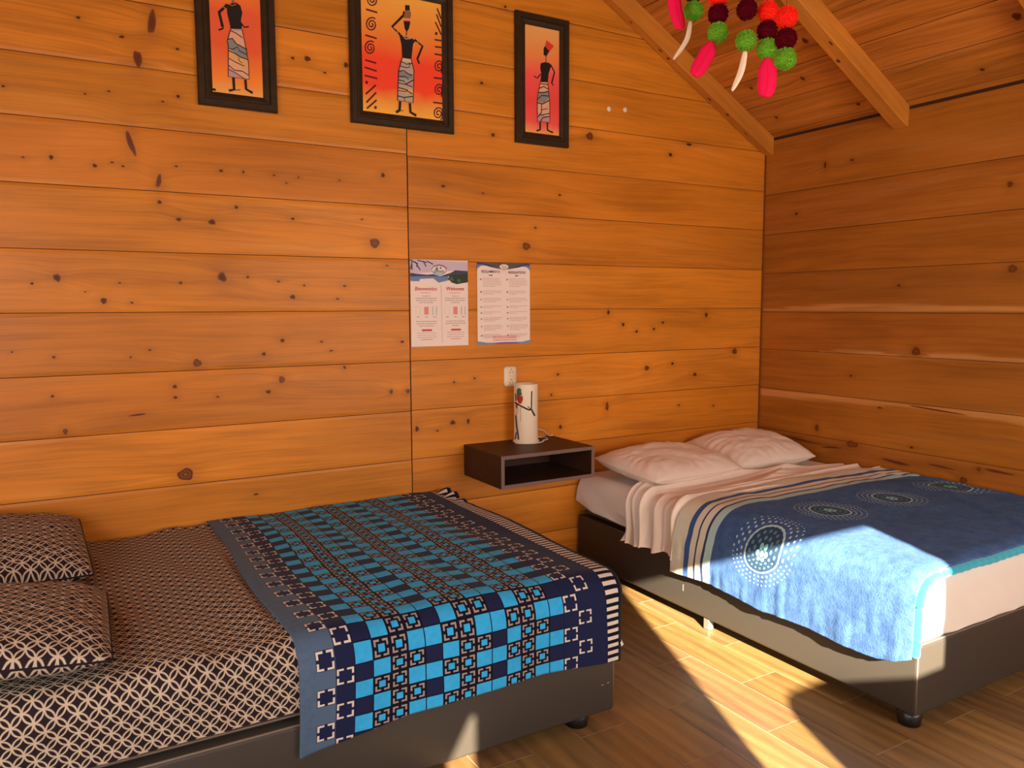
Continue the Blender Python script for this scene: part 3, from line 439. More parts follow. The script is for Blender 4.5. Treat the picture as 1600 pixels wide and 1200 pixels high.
def plank_surface(mb, u0, u1, b_list, to3, knots, base, seed, res=(0.02, 0.012), top=None, sap=(), var=0.08, shade=None):
    """boards run along u between the heights in b_list; to3(u, v, h) gives the 3-D point, h = proud of the surface"""
    rng = random.Random(seed)
    for k in range(len(b_list)-1):
        v0, v1 = b_list[k]+0.0014, b_list[k+1]-0.0014
        nu = max(2, int((u1-u0)/res[0])); nv = max(3, int((v1-v0)/res[1]))
        u = np.linspace(u0, u1, nu)[:, None]+np.zeros((1, nv)); v = np.linspace(v0, v1, nv)[None, :]+np.zeros((nu, 1))
        edge = np.zeros_like(u); edge[:, 0] = -0.002; edge[:, -1] = -0.002
        vv = v if top is None else np.minimum(v, top(u))
        off = rng.uniform(-0.0012, 0.0012)
        ro = rng.uniform(0, 50)
        warp = 0.03*fbm(u*0.8+ro, v*2, seed+k)
        tint = np.array(base)*(1+rng.uniform(-var, var))*np.array([1, 1+rng.uniform(-.035, .035), 1+rng.uniform(-.12, .12)])
        T = np.broadcast_to(tint, u.shape+(3,)).copy()
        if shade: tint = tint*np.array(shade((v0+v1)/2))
        cup = 1+0.10*fbm(u*0.9+ro, v*1.2, seed+k+99, 2)
        T *= cup[..., None]
        for (ku, kv, ru, rv, kind, tilt) in knots:
            if kv < v0-0.1 or kv > v1+0.1: continue
            du = (u-ku)/(ru*4.0+0.02); dv = (v-kv)/(rv*2.4+0.006)
            g = np.exp(-(du*du+dv*dv))
            warp = warp+g*np.sign(v-kv+1e-6)*min(rv, 0.02)*1.0
            s = 0.20 if kind != 1 else 0.28
            T *= (1-s*np.exp(-(((u-ku)/(ru*1.9+.004))**2+((v-kv)/(rv*1.7+.003))**2)))[..., None]
            if kind == 1: T *= (1+0.16*np.exp(-(((u-ku)/(ru*4+.01))**2+((v-kv-rv)/(rv*2.0+.01))**2)))[..., None]
        for (tp, bt) in sap:
            tu = np.array([p[0] for p in tp])[::-1]; tz = np.array([p[1] for p in tp])[::-1]
            bu = np.array([p[0] for p in bt])[::-1]; bz = np.array([p[1] for p in bt])[::-1]
            hi = np.interp(u, tu, tz, left=-9, right=-9); lo = np.interp(u, bu, bz, left=9, right=9)
            hi = np.where(u < tu[0], tz[0], hi); lo = np.where(u < bu[0], bz[0], lo)
            w = np.clip((hi-v)/0.005+0.5, 0, 1)*np.clip((v-lo)/0.005+0.5, 0, 1)
            T = T*(1-w[..., None])+np.array([0.58, 0.27, 0.075])*w[..., None]
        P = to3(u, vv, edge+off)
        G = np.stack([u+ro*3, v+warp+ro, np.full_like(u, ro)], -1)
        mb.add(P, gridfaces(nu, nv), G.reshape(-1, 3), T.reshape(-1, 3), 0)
    for (ku, kv, ru, rv, kind, tilt) in knots:
        seg = 16; ca, sa = math.cos(R(-tilt)), math.sin(R(-tilt))
        rings = [0.0, 0.45, 0.8, 1.0] if kind != 1 else [0.0, 0.35, 0.55, 0.8, 1.0]
        dk = (0.090, 0.022, 0.003); md = (0.25, 0.075, 0.009); lt = (0.38, 0.14, 0.03)
        cols = [dk, dk, (0.15, 0.042, 0.007), (0.36, 0.12, 0.015)] if kind == 0 else ([md, dk, md, dk, md] if kind == 1 else [(0.13, 0.035, 0.012)]*2+[(0.17, 0.045, 0.014), (0.24, 0.08, 0.02)])
        if kind == 1: cols[0] = lt
        pu = [0.0]; pv = [0.0]; cc = [cols[0]]
        for i, rr in enumerate(rings[1:]):
            for s in range(seg):
                a = s/seg*2*math.pi; w = rr*(1+0.10*math.sin(3*a+ku*40)+0.06*math.sin(5*a+kv*60))
                x = math.cos(a)*ru*w*.74; y = math.sin(a)*rv*w*.74
                pu.append(x*ca-y*sa); pv.append(x*sa+y*ca); cc.append(cols[i+1])
        F = [(0, 1+s, 1+(s+1) % seg) for s in range(seg)]
        for i in range(len(rings)-2):
            b0 = 1+i*seg; b1 = b0+seg
            F += [(b0+s, b1+s, b1+(s+1) % seg, b0+(s+1) % seg) for s in range(seg)]
        uu = np.array(pu)+ku; vv = np.array(pv)+kv
        near = min(abs(kv-bb) for bb in b_list)
        P = to3(uu, vv, np.full(len(uu), 0.0024))
        mb.add(P, F, np.stack([uu*3, vv*0.3, vv*0], -1), cc, 0)

WALLC = (0.62, 0.215, 0.018)
mb = MB()
back = lambda u, v, h: np.stack([u, -h-0.0015, v], -1)
topf = lambda u: np.where(u > RIDGE, CEIL0+SLOPE*(-u), CEIL0+SLOPE*(u-ROOM_X0))+0.03
SEAM = -2.340
LB = [0.0, 0.225, 0.4592]+LZ[::-1]+[2.81, 3.05, 3.29, 3.53, 3.77, 4.01]
RB = [0.0, 0.225]+RZ[::-1]+[3.08, 3.32, 3.56, 3.80, 4.01]
plank_surface(mb, ROOM_X0, SEAM-0.0025, LB, back, [k for k in KB if k[0] < SEAM], WALLC, 11, top=topf, shade=lambda z: (1.0, 1.12, 1.7) if z > 2.6 else (1, 1, 1))
plank_surface(mb, SEAM+0.0025, ROOM_X1, RB, back, [k for k in KB if k[0] >= SEAM], WALLC, 23, top=topf, shade=lambda z: (1.10, 1.32, 2.6) if z > 2.58 else ((.93, .93, .9) if z > 2.1 else (1, 1, 1)))
mb.add([(ROOM_X0, 0.004, 0), (ROOM_X1, 0.004, 0), (ROOM_X1, 0.004, CEIL0), (RIDGE, 0.004, ceil_z(RIDGE)), (ROOM_X0, 0.004, CEIL0)], [(0, 1, 2, 3, 4)], (0, 0, 0), (0.1, 0.1, 0.1), 1)
mb.add([(ROOM_X0, 0.08, 0), (ROOM_X1+.08, 0.08, 0), (ROOM_X1+.08, 0.08, CEIL0), (RIDGE, 0.08, ceil_z(RIDGE)), (ROOM_X0, 0.08, CEIL0)], [(4, 3, 2, 1, 0)], (0, 0, 0), (0.1, 0.1, 0.1), 1)
struct(mb.build('wall_back', [M_WALL, M_GAP]))

mb = MB()
right = lambda u, v, h: np.stack([-h-0.0015, u, v], -1)
WB = [0.0, 0.19, 0.425]+WZ[::-1]+[2.399]
RWALLC = (0.40, 0.145, 0.018)
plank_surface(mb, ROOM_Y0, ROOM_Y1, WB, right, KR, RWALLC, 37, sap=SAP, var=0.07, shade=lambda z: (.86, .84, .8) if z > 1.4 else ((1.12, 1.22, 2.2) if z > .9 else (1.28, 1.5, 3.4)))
mb.add([(0.004, ROOM_Y0, 0), (0.004, 0, 0), (0.004, 0, 2.5), (0.004, ROOM_Y0, 2.5)], [(3, 2, 1, 0)], (0, 0, 0), (0.1, 0.1, 0.1), 1)
mb.add([(0.08, ROOM_Y0, 0), (0.08, 0, 0), (0.08, 0, 2.5), (0.08, ROOM_Y0, 2.5)], [(0, 1, 2, 3)], (0, 0, 0), (0.1, 0.1, 0.1), 1)
struct(mb.build('wall_right', [M_WALL, M_GAP]))
mb = MB()
# narrow corner bead between back and right wall
bead = [(-0.010, -0.003), (-0.010, -0.010), (-0.003, -0.010)]
mb.add([(x, y, z) for z in (0.0, 2.41) for x, y in bead], [(0, 1, 4, 3), (1, 2, 5, 4)], (0, 0, 0), (0.20, 0.06, 0.012))
struct(mb.build('trim_1', [M_WALL]))

# left wall with a window opening, front wall with door, window and slit
mb = MB()
def wall_rects(mb, rects, to3, base, seed):
    rng = random.Random(seed)
    for (u0, u1, v0, v1) in rects:
        v = v0
        while v < v1-1e-4:
            w = min((math.floor(v/0.235+1e-6)+1)*0.235, v1)
            k = rng.uniform(0.88, 1.12)
            a = np.array([u0, u1, u1, u0]); c = np.array([v+.001, v+.001, w-.001, w-.001])
            for h, f in ((0.0, (0, 1, 2, 3)), (-0.08, (3, 2, 1, 0))):
                mb.add(to3(a, c, np.full(4, h)), [f], np.stack([a+v*7, c, a*0+v], -1), np.array(base)*k)
            v = w
        # reveals
        for (a0, c0, a1, c1) in ((u0, v0, u0, v1), (u1, v0, u1, v1), (u0, v0, u1, v0), (u0, v1, u1, v1)):
            A = np.array([a0, a1, a1, a0]); Cc = np.array([c0, c1, c1, c0]); H = np.array([0, 0, -.08, -.08])
            mb.add(to3(A, Cc, H), [(0, 1, 2, 3)], (0, 0, 0), base)
left = lambda u, v, h: np.stack([ROOM_X0+h, u, v], -1)
wall_rects(mb, [(-4.4, -3.2, 0, 2.43), (-3.2, -1.6, 0, 0.85), (-3.2, -1.6, 2.05, 2.43), (-1.6, 0, 0, 2.43)], left, WALLC, 5)
struct(mb.build('wall_left', [M_WALL, M_GAP]))
mb = MB()
front = lambda u, v, h: np.stack([u, ROOM_Y0+h, v], -1)
wall_rects(mb, [(-5.2, -5.02, 0, 2.43), (-5.02, -4.22, 0, 0.85), (-5.02, -4.22, 1.95, 2.43), (-4.22, -4.075, 0, 2.43), (-4.075, -3.955, 1.65, 2.43),
                (-3.955, -3.03, 0, 2.43), (-3.03, -2.229, 1.962, 2.43), (-2.229, -1.95, 0, 2.43), (-1.95, -0.55, 0, 0.87), (-1.95, -0.55, 1.97, 2.43), (-0.55, 0, 0, 2.43)], front, WALLC, 6)
mb.add([(-4.075, ROOM_Y0, 1.44), (-3.955, ROOM_Y0, 1.65), (-4.075, ROOM_Y0, 1.65), (-4.075, ROOM_Y0-.01, 1.44), (-3.955, ROOM_Y0-.01, 1.65), (-4.075, ROOM_Y0-.01, 1.65)], [(0, 1, 2), (5, 4, 3), (0, 3, 4, 1)], (0, 0, 0), WALLC)
for y, f in ((ROOM_Y0, (0, 1, 2)), (ROOM_Y0-.08, (2, 1, 0))):
    mb.add([(-5.2, y, 2.43), (0, y, 2.43), (RIDGE, y, ceil_z(RIDGE)+.02)], [f], (0, 0, 0), WALLC)
struct(mb.build('wall_front', [M_WALL, M_GAP]))
# unseen half-height leaf added in the doorway, shaped for the low shadow it casts
bm = bmesh.new()
pts = [(-2.229, 0.01), (-2.229, 1.378)]+[(-2.672+0.085*math.sin(-a), 1.293+0.085*math.cos(a)) for a in [i*math.pi/2/8 for i in range(9)]]+[(-2.757, 0.01)]
vs0 = [bm.verts.new((x, -4.43, z)) for x, z in pts]; vs1 = [bm.verts.new((x, -4.47, z)) for x, z in pts]
bm.faces.new(vs0); bm.faces.new(vs1[::-1])
for i in range(len(pts)): bm.faces.new((vs0[i], vs1[i], vs1[(i+1) % len(pts)], vs0[(i+1) % len(pts)]))
d = struct(bmobj('door_shadow_blocker', bm, mat('shadow_blocker_wood', (0.30, 0.11, 0.03), 0.5)))
# frames of unseen windows, added to go with the fill lamps
M_GLASS = mat('window_glass', (0.9, 0.95, 1.0), 0.05, 0.5, Alpha=0.12)
def window(name, to3, u0, u1, v0, v1):
    bm = bmesh.new()
    def bar(a0, a1, c0, c1):
        P = [to3(np.array([a]), np.array([c]), np.array([h]))[0] for a in (a0, a1) for c in (c0, c1) for h in (-.07, -.02)]
        r = bmesh.ops.convex_hull(bm, input=[bm.verts.new(p) for p in P])
    w = 0.035
    bar(u0, u1, v0, v0+w); bar(u0, u1, v1-w, v1); bar(u0, u0+w, v0+w, v1-w); bar(u1-w, u1, v0+w, v1-w); bar((u0+u1)/2-w/2, (u0+u1)/2+w/2, v0+w, v1-w)
    return struct(bmobj(name, bm, mat(name+'_paint', (0.25, 0.10, 0.03), 0.5)))
window('window_added_1', front, -1.95, -0.55, 0.87, 1.97)
window('window_added_2', front, -5.02, -4.22, 0.85, 1.95)
window('window_added_3', left, -3.2, -1.6, 0.85, 2.05)

# unseen blockers added outside to keep sun off the windows; doorway stays open
M_OUT = mat('sun_blocker_matte', (0.45, 0.42, 0.38), 0.9)
for nm, a in (('wall_sun_blocker_right', (-2.50, 1.0, -5.3, -5.2, -0.02, 3.1)), ('wall_sun_blocker_left', (-6.6, -4.50, -5.3, -5.2, -0.02, 3.58)), ('wall_sun_blocker_side', (-6.7, -6.6, -5.3, 0.0, -0.02, 3.58)),
              ('wall_sun_blocker_middle', (-4.24, -3.45, -5.3, -5.2, -0.02, 3.1))):
    bm = bmesh.new(); rbox(bm, *a); struct(bmobj(nm, bm, M_OUT))
bm = bmesh.new(); rbox(bm, -9, 3, -12, -4.4, -0.12, -0.02)
struct(bmobj('ground', bm, mat('outside_paving', (0.30, 0.26, 0.22), 0.9)))

# ---------------------------------------------------------------- floor
mb = MB(); W_, L_ = 0.185, 0.56; rng = random.Random(3)
x = -1.43+W_*8
col = 0
xi0 = -1.43
for k in range(-21, 9):
    xa = xi0+k*W_; xb = xa+W_
    if xb < ROOM_X0-.1 or xa > 0.05: continue
    par = (-1.14 if k % 2 == 0 else -1.41)
    j0 = math.floor((ROOM_Y0-par)/L_)-1
    for j in range(j0, j0+11):
        ya = par+j*L_; yb = ya+L_
        a0, a1 = max(xa, ROOM_X0)+.0013, min(xb, 0)-.0013; c0, c1 = max(ya, ROOM_Y0-.08)+.0013, min(yb, 0)-.0013
        if a1-a0 < .01 or c1-c0 < .01: continue
        s = rng.uniform(0.86, 1.14); o_ = rng.uniform(0, 40)
        ti = np.array([0.205, 0.118, 0.045])*s*np.array([1, 1+rng.uniform(-.06, .06), 1+rng.uniform(-.12, .15)])
        A = np.array([a0, a1, a1, a0]); Cc = np.array([c0, c0, c1, c1])
        mb.add(np.stack([A, Cc, A*0], -1), [(0, 1, 2, 3)], np.stack([A+o_, Cc+o_*2, A*0+o_], -1), ti)
mb.add([(ROOM_X0, ROOM_Y0-.08, -.0015), (0, ROOM_Y0-.08, -.0015), (0, 0, -.0015), (ROOM_X0, 0, -.0015)], [(0, 1, 2, 3)], (0, 0, 0), (1, 1, 1), 1)
mb.add([(ROOM_X0, ROOM_Y0-.08, -.08), (0, ROOM_Y0-.08, -.08), (0, 0, -.08), (ROOM_X0, 0, -.08)], [(3, 2, 1, 0)], (0, 0, 0), (1, 1, 1), 1)
struct(mb.build('floor', [M_FLOOR, M_GROUT]))

# ---------------------------------------------------------------- ceiling boards and rafters
CEILC = (0.50, 0.175, 0.024)
def slope_surface(name, sgn, knots, seed):
    mb = MB()
    if sgn > 0: f = lambda u, v, h: np.stack([-v, u, CEIL0+SLOPE*v-h], -1)
    else: f = lambda u, v, h: np.stack([ROOM_X0+v, u, CEIL0+SLOPE*v-h], -1)
    seams = [-0.05, 0.028, 0.235, 0.41, 0.611]+[0.611+0.2*i for i in range(1, 10)]+[2.6]
    plank_surface(mb, ROOM_Y0, ROOM_Y1, seams, f, knots, CEILC, seed, var=0.15)
    Vv = np.array([-0.06, 2.6, 2.6, -0.06]); Uu = np.array([ROOM_Y0-.3, ROOM_Y0-.3, .1, .1])
    mb.add(f(Uu, Vv, np.full(4, -0.004)), [(0, 1, 2, 3)], (0, 0, 0), (.1, .1, .1), 1)
    mb.add(f(Uu, Vv, np.full(4, -0.06)), [(3, 2, 1, 0)], (0, 0, 0), (.1, .1, .1), 1)
    struct(mb.build(name, [M_CEIL, M_GAP]))
slope_surface('ceiling', 1, [(k[1], -k[0], k[3], k[2], 0, 0) for k in KC], 51)
slope_surface('ceiling.001', -1, [], 61)
def rafter(y0, y1, sgn, seed):
    """sloping beam with a plumb-cut foot against the side wall"""
    mb = MB(); rng = random.Random(seed); o_ = rng.uniform(0, 30)
    n = 60; s = np.linspace(0, 2.6, n)
    low = CEIL0+SLOPE*s-0.110; hi = CEIL0+SLOPE*s-0.001
    low[0] = 2.315
    ch = 0.004
    prof = [(y0, 'h'), (y0, 'l'), (y0+ch, 'b'), (y1-ch, 'b'), (y1, 'l'), (y1, 'h')]
    P = np.zeros((n, 6, 3)); G = np.zeros((n, 6, 3)); T = np.zeros((n, 6, 3))
    for j, (y, w) in enumerate(prof):
        z = hi if w == 'h' else (low+ch if w == 'l' else low)
        P[:, j] = np.stack([-s if sgn > 0 else ROOM_X0+s, np.full(n, y), z], -1)
        G[:, j] = np.stack([s*1.1+o_, z-SLOPE*s+y*1.3+o_+0.02*np.sin(s*5+o_), np.full(n, o_)], -1)
        T[:, j] = np.array([0.60, 0.225, 0.030])*(1+0.08*np.sin(s*7+o_))[:, None]
    F = gridfaces(n, 6)
    mb.add(P, F if sgn < 0 else [q[::-1] for q in F], G.reshape(-1, 3), T.reshape(-1, 3))
    mb.add(P[0], [(0, 1, 2, 3, 4, 5)], G[0], T[0]*0.9)
    # knots on the underside
    for q in range(7):
        sc = rng.uniform(0.15, 2.4); yc = rng.uniform(y0+.02, y1-.02); ru = rng.uniform(.008, .018); rv = rng.uniform(.004, .010)
        m_ = 12; a = np.arange(m_)/m_*2*math.pi
        ss = sc+np.cos(a)*ru; yy = yc+np.sin(a)*rv
        ss = np.append(ss, sc); yy = np.append(yy, yc)
        zz = CEIL0+SLOPE*ss-0.1108
        PP = np.stack([-ss if sgn > 0 else ROOM_X0+ss, yy, zz], -1)
        cc = [(0.25, 0.08, 0.02)]*m_+[(0.09, 0.025, 0.01)]
        mb.add(PP, [(m_, i, (i+1) % m_) for i in range(m_)], (0, 0, 0), cc)
    return mb
RY = [(-0.060, -0.0035), (-0.922, -0.842), (-1.762, -1.682), (-2.602, -2.522), (-3.442, -3.362), (-4.282, -4.202)]
where = ['against the back wall', 'with its foot just above the far bed', 'second from the back wall after the feathered mobile', 'third one out from the mobile', 'fourth one out, over the viewer', 'next to the front wall']
for i, (a, c) in enumerate(RY):
    for sg in (1, -1):
        o = rafter(a, c, sg, 70+i).build('rafter' , [M_BEAM])
        side = 'right' if sg > 0 else 'left'
        lab = {0: 'varnished sloping wooden rafter fixed along the gable edge of the back wall', 1: 'free-standing varnished wooden rafter crossing the ceiling, its cut foot over the far bed'}.get(i)
        if i == 0 and sg < 0: lab = 'varnished rafter along the left roof slope, fixed to the back wall'
        if i == 1 and sg < 0: lab = 'varnished rafter on the left roof slope, first one out from the back wall'
        if i > 1: lab = 'varnished rafter on the %s roof slope, %s one out from the back wall' % (side, ['second', 'third', 'fourth', 'fifth'][i-2])
        tag(o, lab, 'rafter', 'sloping roof rafters')
bm = bmesh.new(); rbox(bm, RIDGE-.035, RIDGE+.035, ROOM_Y0, -.002, ceil_z(RIDGE)-.17, ceil_z(RIDGE)-.001, .004, 1)
struct(bmobj('trim_2', bm, mat('ridge_beam_wood', (0.42, 0.15, 0.03), 0.45)))

# ---------------------------------------------------------------- beds
def bed_base(name, x0, x1, y0, y1, label, legs, seams):
    root = empty(name, ((x0+x1)/2, (y0+y1)/2, 0)); tag(root, label, 'bed base')
    bm = bmesh.new(); rbox(bm, x0, x1, y0, y1, 0.052, 0.298, 0.012, 3)
    o = bmobj('body', bm, M_LEATHER, root, True)
    bm = bmesh.new(); i_ = 0.007
    tube(bm, [(x0+i_, y0+i_, .294), (x1-i_, y0+i_, .294), (x1-i_, y1-i_, .294), (x0+i_, y1-i_, .294)], 0.0042, 8, True)
    for sx, sy in seams: tube(bm, [(sx, sy, .06), (sx, sy, .292)], 0.003, 8)
    bmobj('piping', bm, M_PIPING, root, True)
    for (lx, ly, kind) in legs:
        bm = bmesh.new()
        if kind == 'round': cyl(bm, (lx, ly, .001), (lx, ly, .054), 0.036, 0.043, 24)
        else: rbox(bm, lx-.016, lx+.016, ly-.016, ly+.016, .001, .054, .004, 2)
        l = bmobj('leg', bm, M_BLACK if kind == 'round' else M_METAL, root, kind == 'round')
        if kind != 'round': l['label'] = 'small bare metal middle leg'
    return root
B1 = (-4.16, -2.205, -1.395, -0.012); B2 = (-1.386, -0.02, -1.955, -0.012)
base1 = bed_base('bed_base', *B1, 'dark grey leatherette bed base under the checked blue blanket, near bed',
    [(-2.315, -1.330, 'round'), (-4.05, -1.33, 'round'), (-2.315, -.09, 'round'), (-4.05, -.09, 'round'), (-3.18, -.7, 'round')], [(B1[1]-.004, B1[2]+.004)])
base2 = bed_base('bed_base', *B2, 'dark brown leatherette bed base in the far corner under the white mattress',
    [(-1.34, -1.905, 'round'), (-.09, -1.89, 'round'), (-1.33, -.08, 'round'), (-.09, -.08, 'round'), (-1.362, -.978, 'metal')], [(B2[0]+.004, B2[2]+.004)])
# small scuffs on the near base
bm = bmesh.new()
for (a, c, l) in ((-2.262, .150, .010), (-2.238, .152, .008)):
    rbox(bm, a, a+l, -1.3965, -1.3955, c, c+.002)
bmobj('scuff_mark', bm, mat('scuffed_leather', (0.35, 0.30, 0.24), .7), base1)
bm = bmesh.new()
rbox(bm, -1.3872, -1.3864, -.842, -.839, .135, .165)
bmobj('scuff_mark', bm, bpy.data.materials['scuffed_leather'], base2)

def mattress(x0, x1, y0, y1, label):
    bm = bmesh.new(); rbox(bm, x0, x1, y0, y1, .300, .512, .045, 5)
    o = bmobj('mattress', bm, M_MATTRESS, None, True)
    bm = bmesh.new(); tube(bm, [(x0+.002, y0+.002, .318), (x1-.002, y0+.002, .318), (x1-.002, y1-.002, .318), (x0+.002, y1-.002, .318)], .004, 8, True)
    q = bmobj('piping', bm, M_PIPING, None, True); q.parent = o
    return tag(o, label, 'mattress')
mattress(-4.13, -2.245, -1.375, -.035, 'mattress of the near bed, wrapped in the black ring-print sheet')
mattress(-1.365, -.04, -1.925, -.035, 'brown-edged mattress of the far corner bed, showing below its rumpled sheet')

def wrap(X, Y, xlo, xhi, ylo, yhi, ztop, Rr, lift=None):
    """lay flat cloth coordinates over a box top with rounded edges; returns P"""
    a = np.where(X > xhi-Rr, X-(xhi-Rr), np.where(X < xlo+Rr, X-(xlo+Rr), 0.0))
    c = np.where(Y < ylo+Rr, Y-(ylo+Rr), np.where(Y > yhi-Rr, Y-(yhi-Rr), 0.0))
    d = np.hypot(a, c)+1e-9; th = np.minimum(d/Rr, math.pi/2)
    out = Rr*np.sin(th); down = Rr*(1-np.cos(th))+np.maximum(0, d-Rr*math.pi/2)
    px = np.clip(X, xlo+Rr, xhi-Rr)+a/d*out; py = np.clip(Y, ylo+Rr, yhi-Rr)+c/d*out
    nrm = np.stack([a/d*np.sin(th), c/d*np.sin(th), np.cos(th)], -1)
    P = np.stack([px, py, ztop-down], -1)
    if lift is not None: P = P+nrm*lift[..., None]
    return P, nrm
def mesh2(u0, u1, v0, v1, nu, nv):
    return np.meshgrid(np.linspace(u0, u1, nu), np.linspace(v0, v1, nv), indexing='ij')

# near bed: ring-print fitted sheet
X, Y = mesh2(-4.135-.14, -2.24+.12, -1.380-.16, -.02, 300, 230)
lift = 0.008+0.0075*fbm(X*9+2.0*Y, Y*2.2, 4)+0.008*np.maximum(0, vnoise(X*20+Y*3, Y*1.5, 9))*np.clip((X+3.8)/.1, 0, 1)*np.clip((-3.3-X)/.12, 0, 1)
lift = np.where(X > -3.3, np.minimum(lift, .008), lift)
lift = np.maximum(lift, 0.003)
P, _ = wrap(X, Y, -4.140, -2.236, -1.384, -.014, .514, .06, lift)
P[..., 1] = np.minimum(P[..., 1], -.008)
P[..., 2] += np.exp(-((P[..., 1]+.03)/.03)**2)*(0.010+0.012*vnoise(X*11, Y*0, 5))
zb = .285+.012*vnoise(X*2.3, X*0, 8)
P[..., 2] = np.where(P[..., 2] < .33, np.maximum(P[..., 2], zb), P[..., 2])
o = cloth('fitted_sheet', P, np.stack([X, Y], -1), M_RINGS)
tag(o, 'black fitted sheet printed with cream interlocking rings on the near bed', 'bed sheet')

def pillow(name, L, Wd, H, material, label, loc, rot, seed, uvs=True, group=None, crease=0.0022, sq=0.0):
    n = 72; U, V = np.meshgrid(np.linspace(-1, 1, n), np.linspace(-1, 1, n), indexing='ij')
    def side(s):
        e = np.clip(1-np.abs(U)**3.2, 0, 1)**.55*np.clip(1-np.abs(V)**3.2, 0, 1)**.55
        pin = 1-0.055*(1-np.abs(V)**2)*np.abs(U)**4; pin2 = 1-0.07*(1-np.abs(U)**2)*np.abs(V)**4
        x = U*L/2*pin2*(1-0.03*np.abs(V)**6); y = V*Wd/2*pin
        z = s*H/2*e*(1+0.12*fbm(U*1.6+seed, V*1.6, seed))
        edge = np.maximum(np.abs(U), np.abs(V))
        rad = np.arctan2(V, U)
        wr = crease*np.sin(rad*26+4*vnoise(U*3, V*3, seed+3))*np.clip((edge-.35)/.6, 0, 1)*np.clip((1-edge)*6, 0, 1)
        z = z+wr*(1 if s > 0 else .3)+0.004*fbm(U*5, V*5, seed+9)*e
        if s < 0: z = np.maximum(z, -H/2*.55)
        return np.stack([x, y, z], -1)
    A = side(1); Bt = side(-1)
    F = gridfaces(n, n); F2 = [q[::-1] for q in gridfaces(n, n, n*n)]
    me = bpy.data.meshes.new(name); me.from_pydata(np.concatenate([A.reshape(-1, 3), Bt.reshape(-1, 3)]).tolist(), [], F+F2)
    FF = np.array(F+F2); uv = np.concatenate([A.reshape(-1, 3)[:, :2], A.reshape(-1, 3)[:, :2]+.5])
    ul = me.uv_layers.new(name='UVMap'); ul.data.foreach_set('uv', uv[FF.ravel()].astype(np.float32).ravel())
    bm = bmesh.new(); bm.from_mesh(me); bmesh.ops.remove_doubles(bm, verts=bm.verts, dist=0.0004); bm.to_mesh(me); bm.free()
    smooth(me)
    o = link(name, me, None, material); o.location = loc; o.rotation_euler = rot
    # sewn seam around the edge
    bm = bmesh.new()
    ring = [A[i, 0] for i in range(n)]+[A[-1, j] for j in range(1, n)]+[A[i, -1] for i in range(n-2, -1, -1)]+[A[0, j] for j in range(n-2, 0, -1)]
    tube(bm, [tuple(p) for p in ring[::2]], 0.0028, 6, True)
    q = bmobj('seam', bm, material, None, True); q.parent = o
    return tag(o, label, 'pillow', group)
pillow('pillow', .60, .50, .15, M_RINGS, 'ring-print pillow lying nearer the front edge of the near bed', (-3.945, -1.065, .592), (R(7), R(2), R(88)), 21)
pillow('pillow', .62, .52, .17, M_RINGS, 'ring-print pillow against the back wall, behind the nearer ring-print pillow', (-3.985, -.375, .612), (R(3), R(-4), R(92)), 22)
pillow('pillow', .66, .46, .155, M_CREAM, 'creamy white pillow beside the floating shelf, left one on the far bed', (-1.025, -.330, .594), (R(6), R(1), R(4)), 31)
pillow('pillow', .58, .45, .165, M_CREAM, 'creamy white pillow in the wall corner, right one on the far bed', (-.385, -.285, .600), (R(9), R(-2), R(-6)), 37)

# near bed: checked blanket
nu, nv = 330, 300
S_, T_ = mesh2(-3.272, -2.183, 0.0, 1.0, nu, nv)
hem = np.interp(S_, [-3.272, -3.16, -2.95, -2.7, -2.49, -2.3, -2.18], [.262, .252, .224, .222, .221, .234, .242])  # length hanging
Yf = -.012-T_*(1.40-.012+hem)
xl = -.010*np.clip((T_-.2)/.8, 0, 1)+.010*np.sin(T_*9)       # the left edge wanders a little
Xf = S_+xl*(S_+2.183)/(-3.272+2.183)
lift = 0.016+0.0035*fbm(Xf*5, Yf*3.0, 41)+0.004*np.sin((Xf*7.0+Yf*2.2)*2.2)*np.clip((-Yf)/.5, 0, 1)
P, nr = wrap(Xf, Yf, -9, -2.140, -1.392, .2, .515, .075, lift)
P[..., 1] = np.minimum(P[..., 1], -.008)
side = np.clip((.46-P[..., 2])/.15, 0, 1)
P[..., 1] += -side*(.004+.005*np.sin(Xf*11+1.0)+.003*vnoise(Xf*14, P[..., 2]*4, 6))
ruf = np.clip((Xf+2.25)/.06, 0, 1)*np.exp(-((Yf+.10)/.12)**2)
P[..., 2] += ruf*.020*(np.sin(Yf*75)+.6)
CU, CV = 0.0538, 0.0492
UV = np.stack([(S_+3.272)/CU-0.82, (Yf+.012)/CV*-1.0], -1)
# V keeps alternating rows; U counted from the first column of squares
o = cloth('blanket', P, UV, M_CHECKS, None, .007, True)
tag(o, 'navy and light blue checked plush blanket with striped edge over the near bed', 'blanket')
# edge binding of the blanket
bm = bmesh.new()
tube(bm, [tuple(P[-1, j]+np.array([0.001, 0, -.003])) for j in range(0, nv, 2)], .0055, 6)
q = bmobj('edge_binding', bm, mat('black_binding', (0.008, 0.008, 0.015), .9), None, True); q.parent = o
# white sheet corner peeking out under the blanket
bm = bmesh.new()
v = [bm.verts.new(p) for p in ((-2.222, -1.404, .325), (-2.200, -1.400, .33), (-2.176, -1.405, .278), (-2.190, -1.402, .268), (-2.222, -1.400, .275))]
bm.faces.new(v)
r_ = bmesh.ops.extrude_face_region(bm, geom=bm.faces[:]); bmesh.ops.translate(bm, verts=[e for e in r_['geom'] if isinstance(e, bmesh.types.BMVert)], vec=(0, .003, 0))
tag(bmobj('sheet_corner', bm, M_WHITE), 'small white sheet corner peeking out below the striped blanket edge', 'sheet')

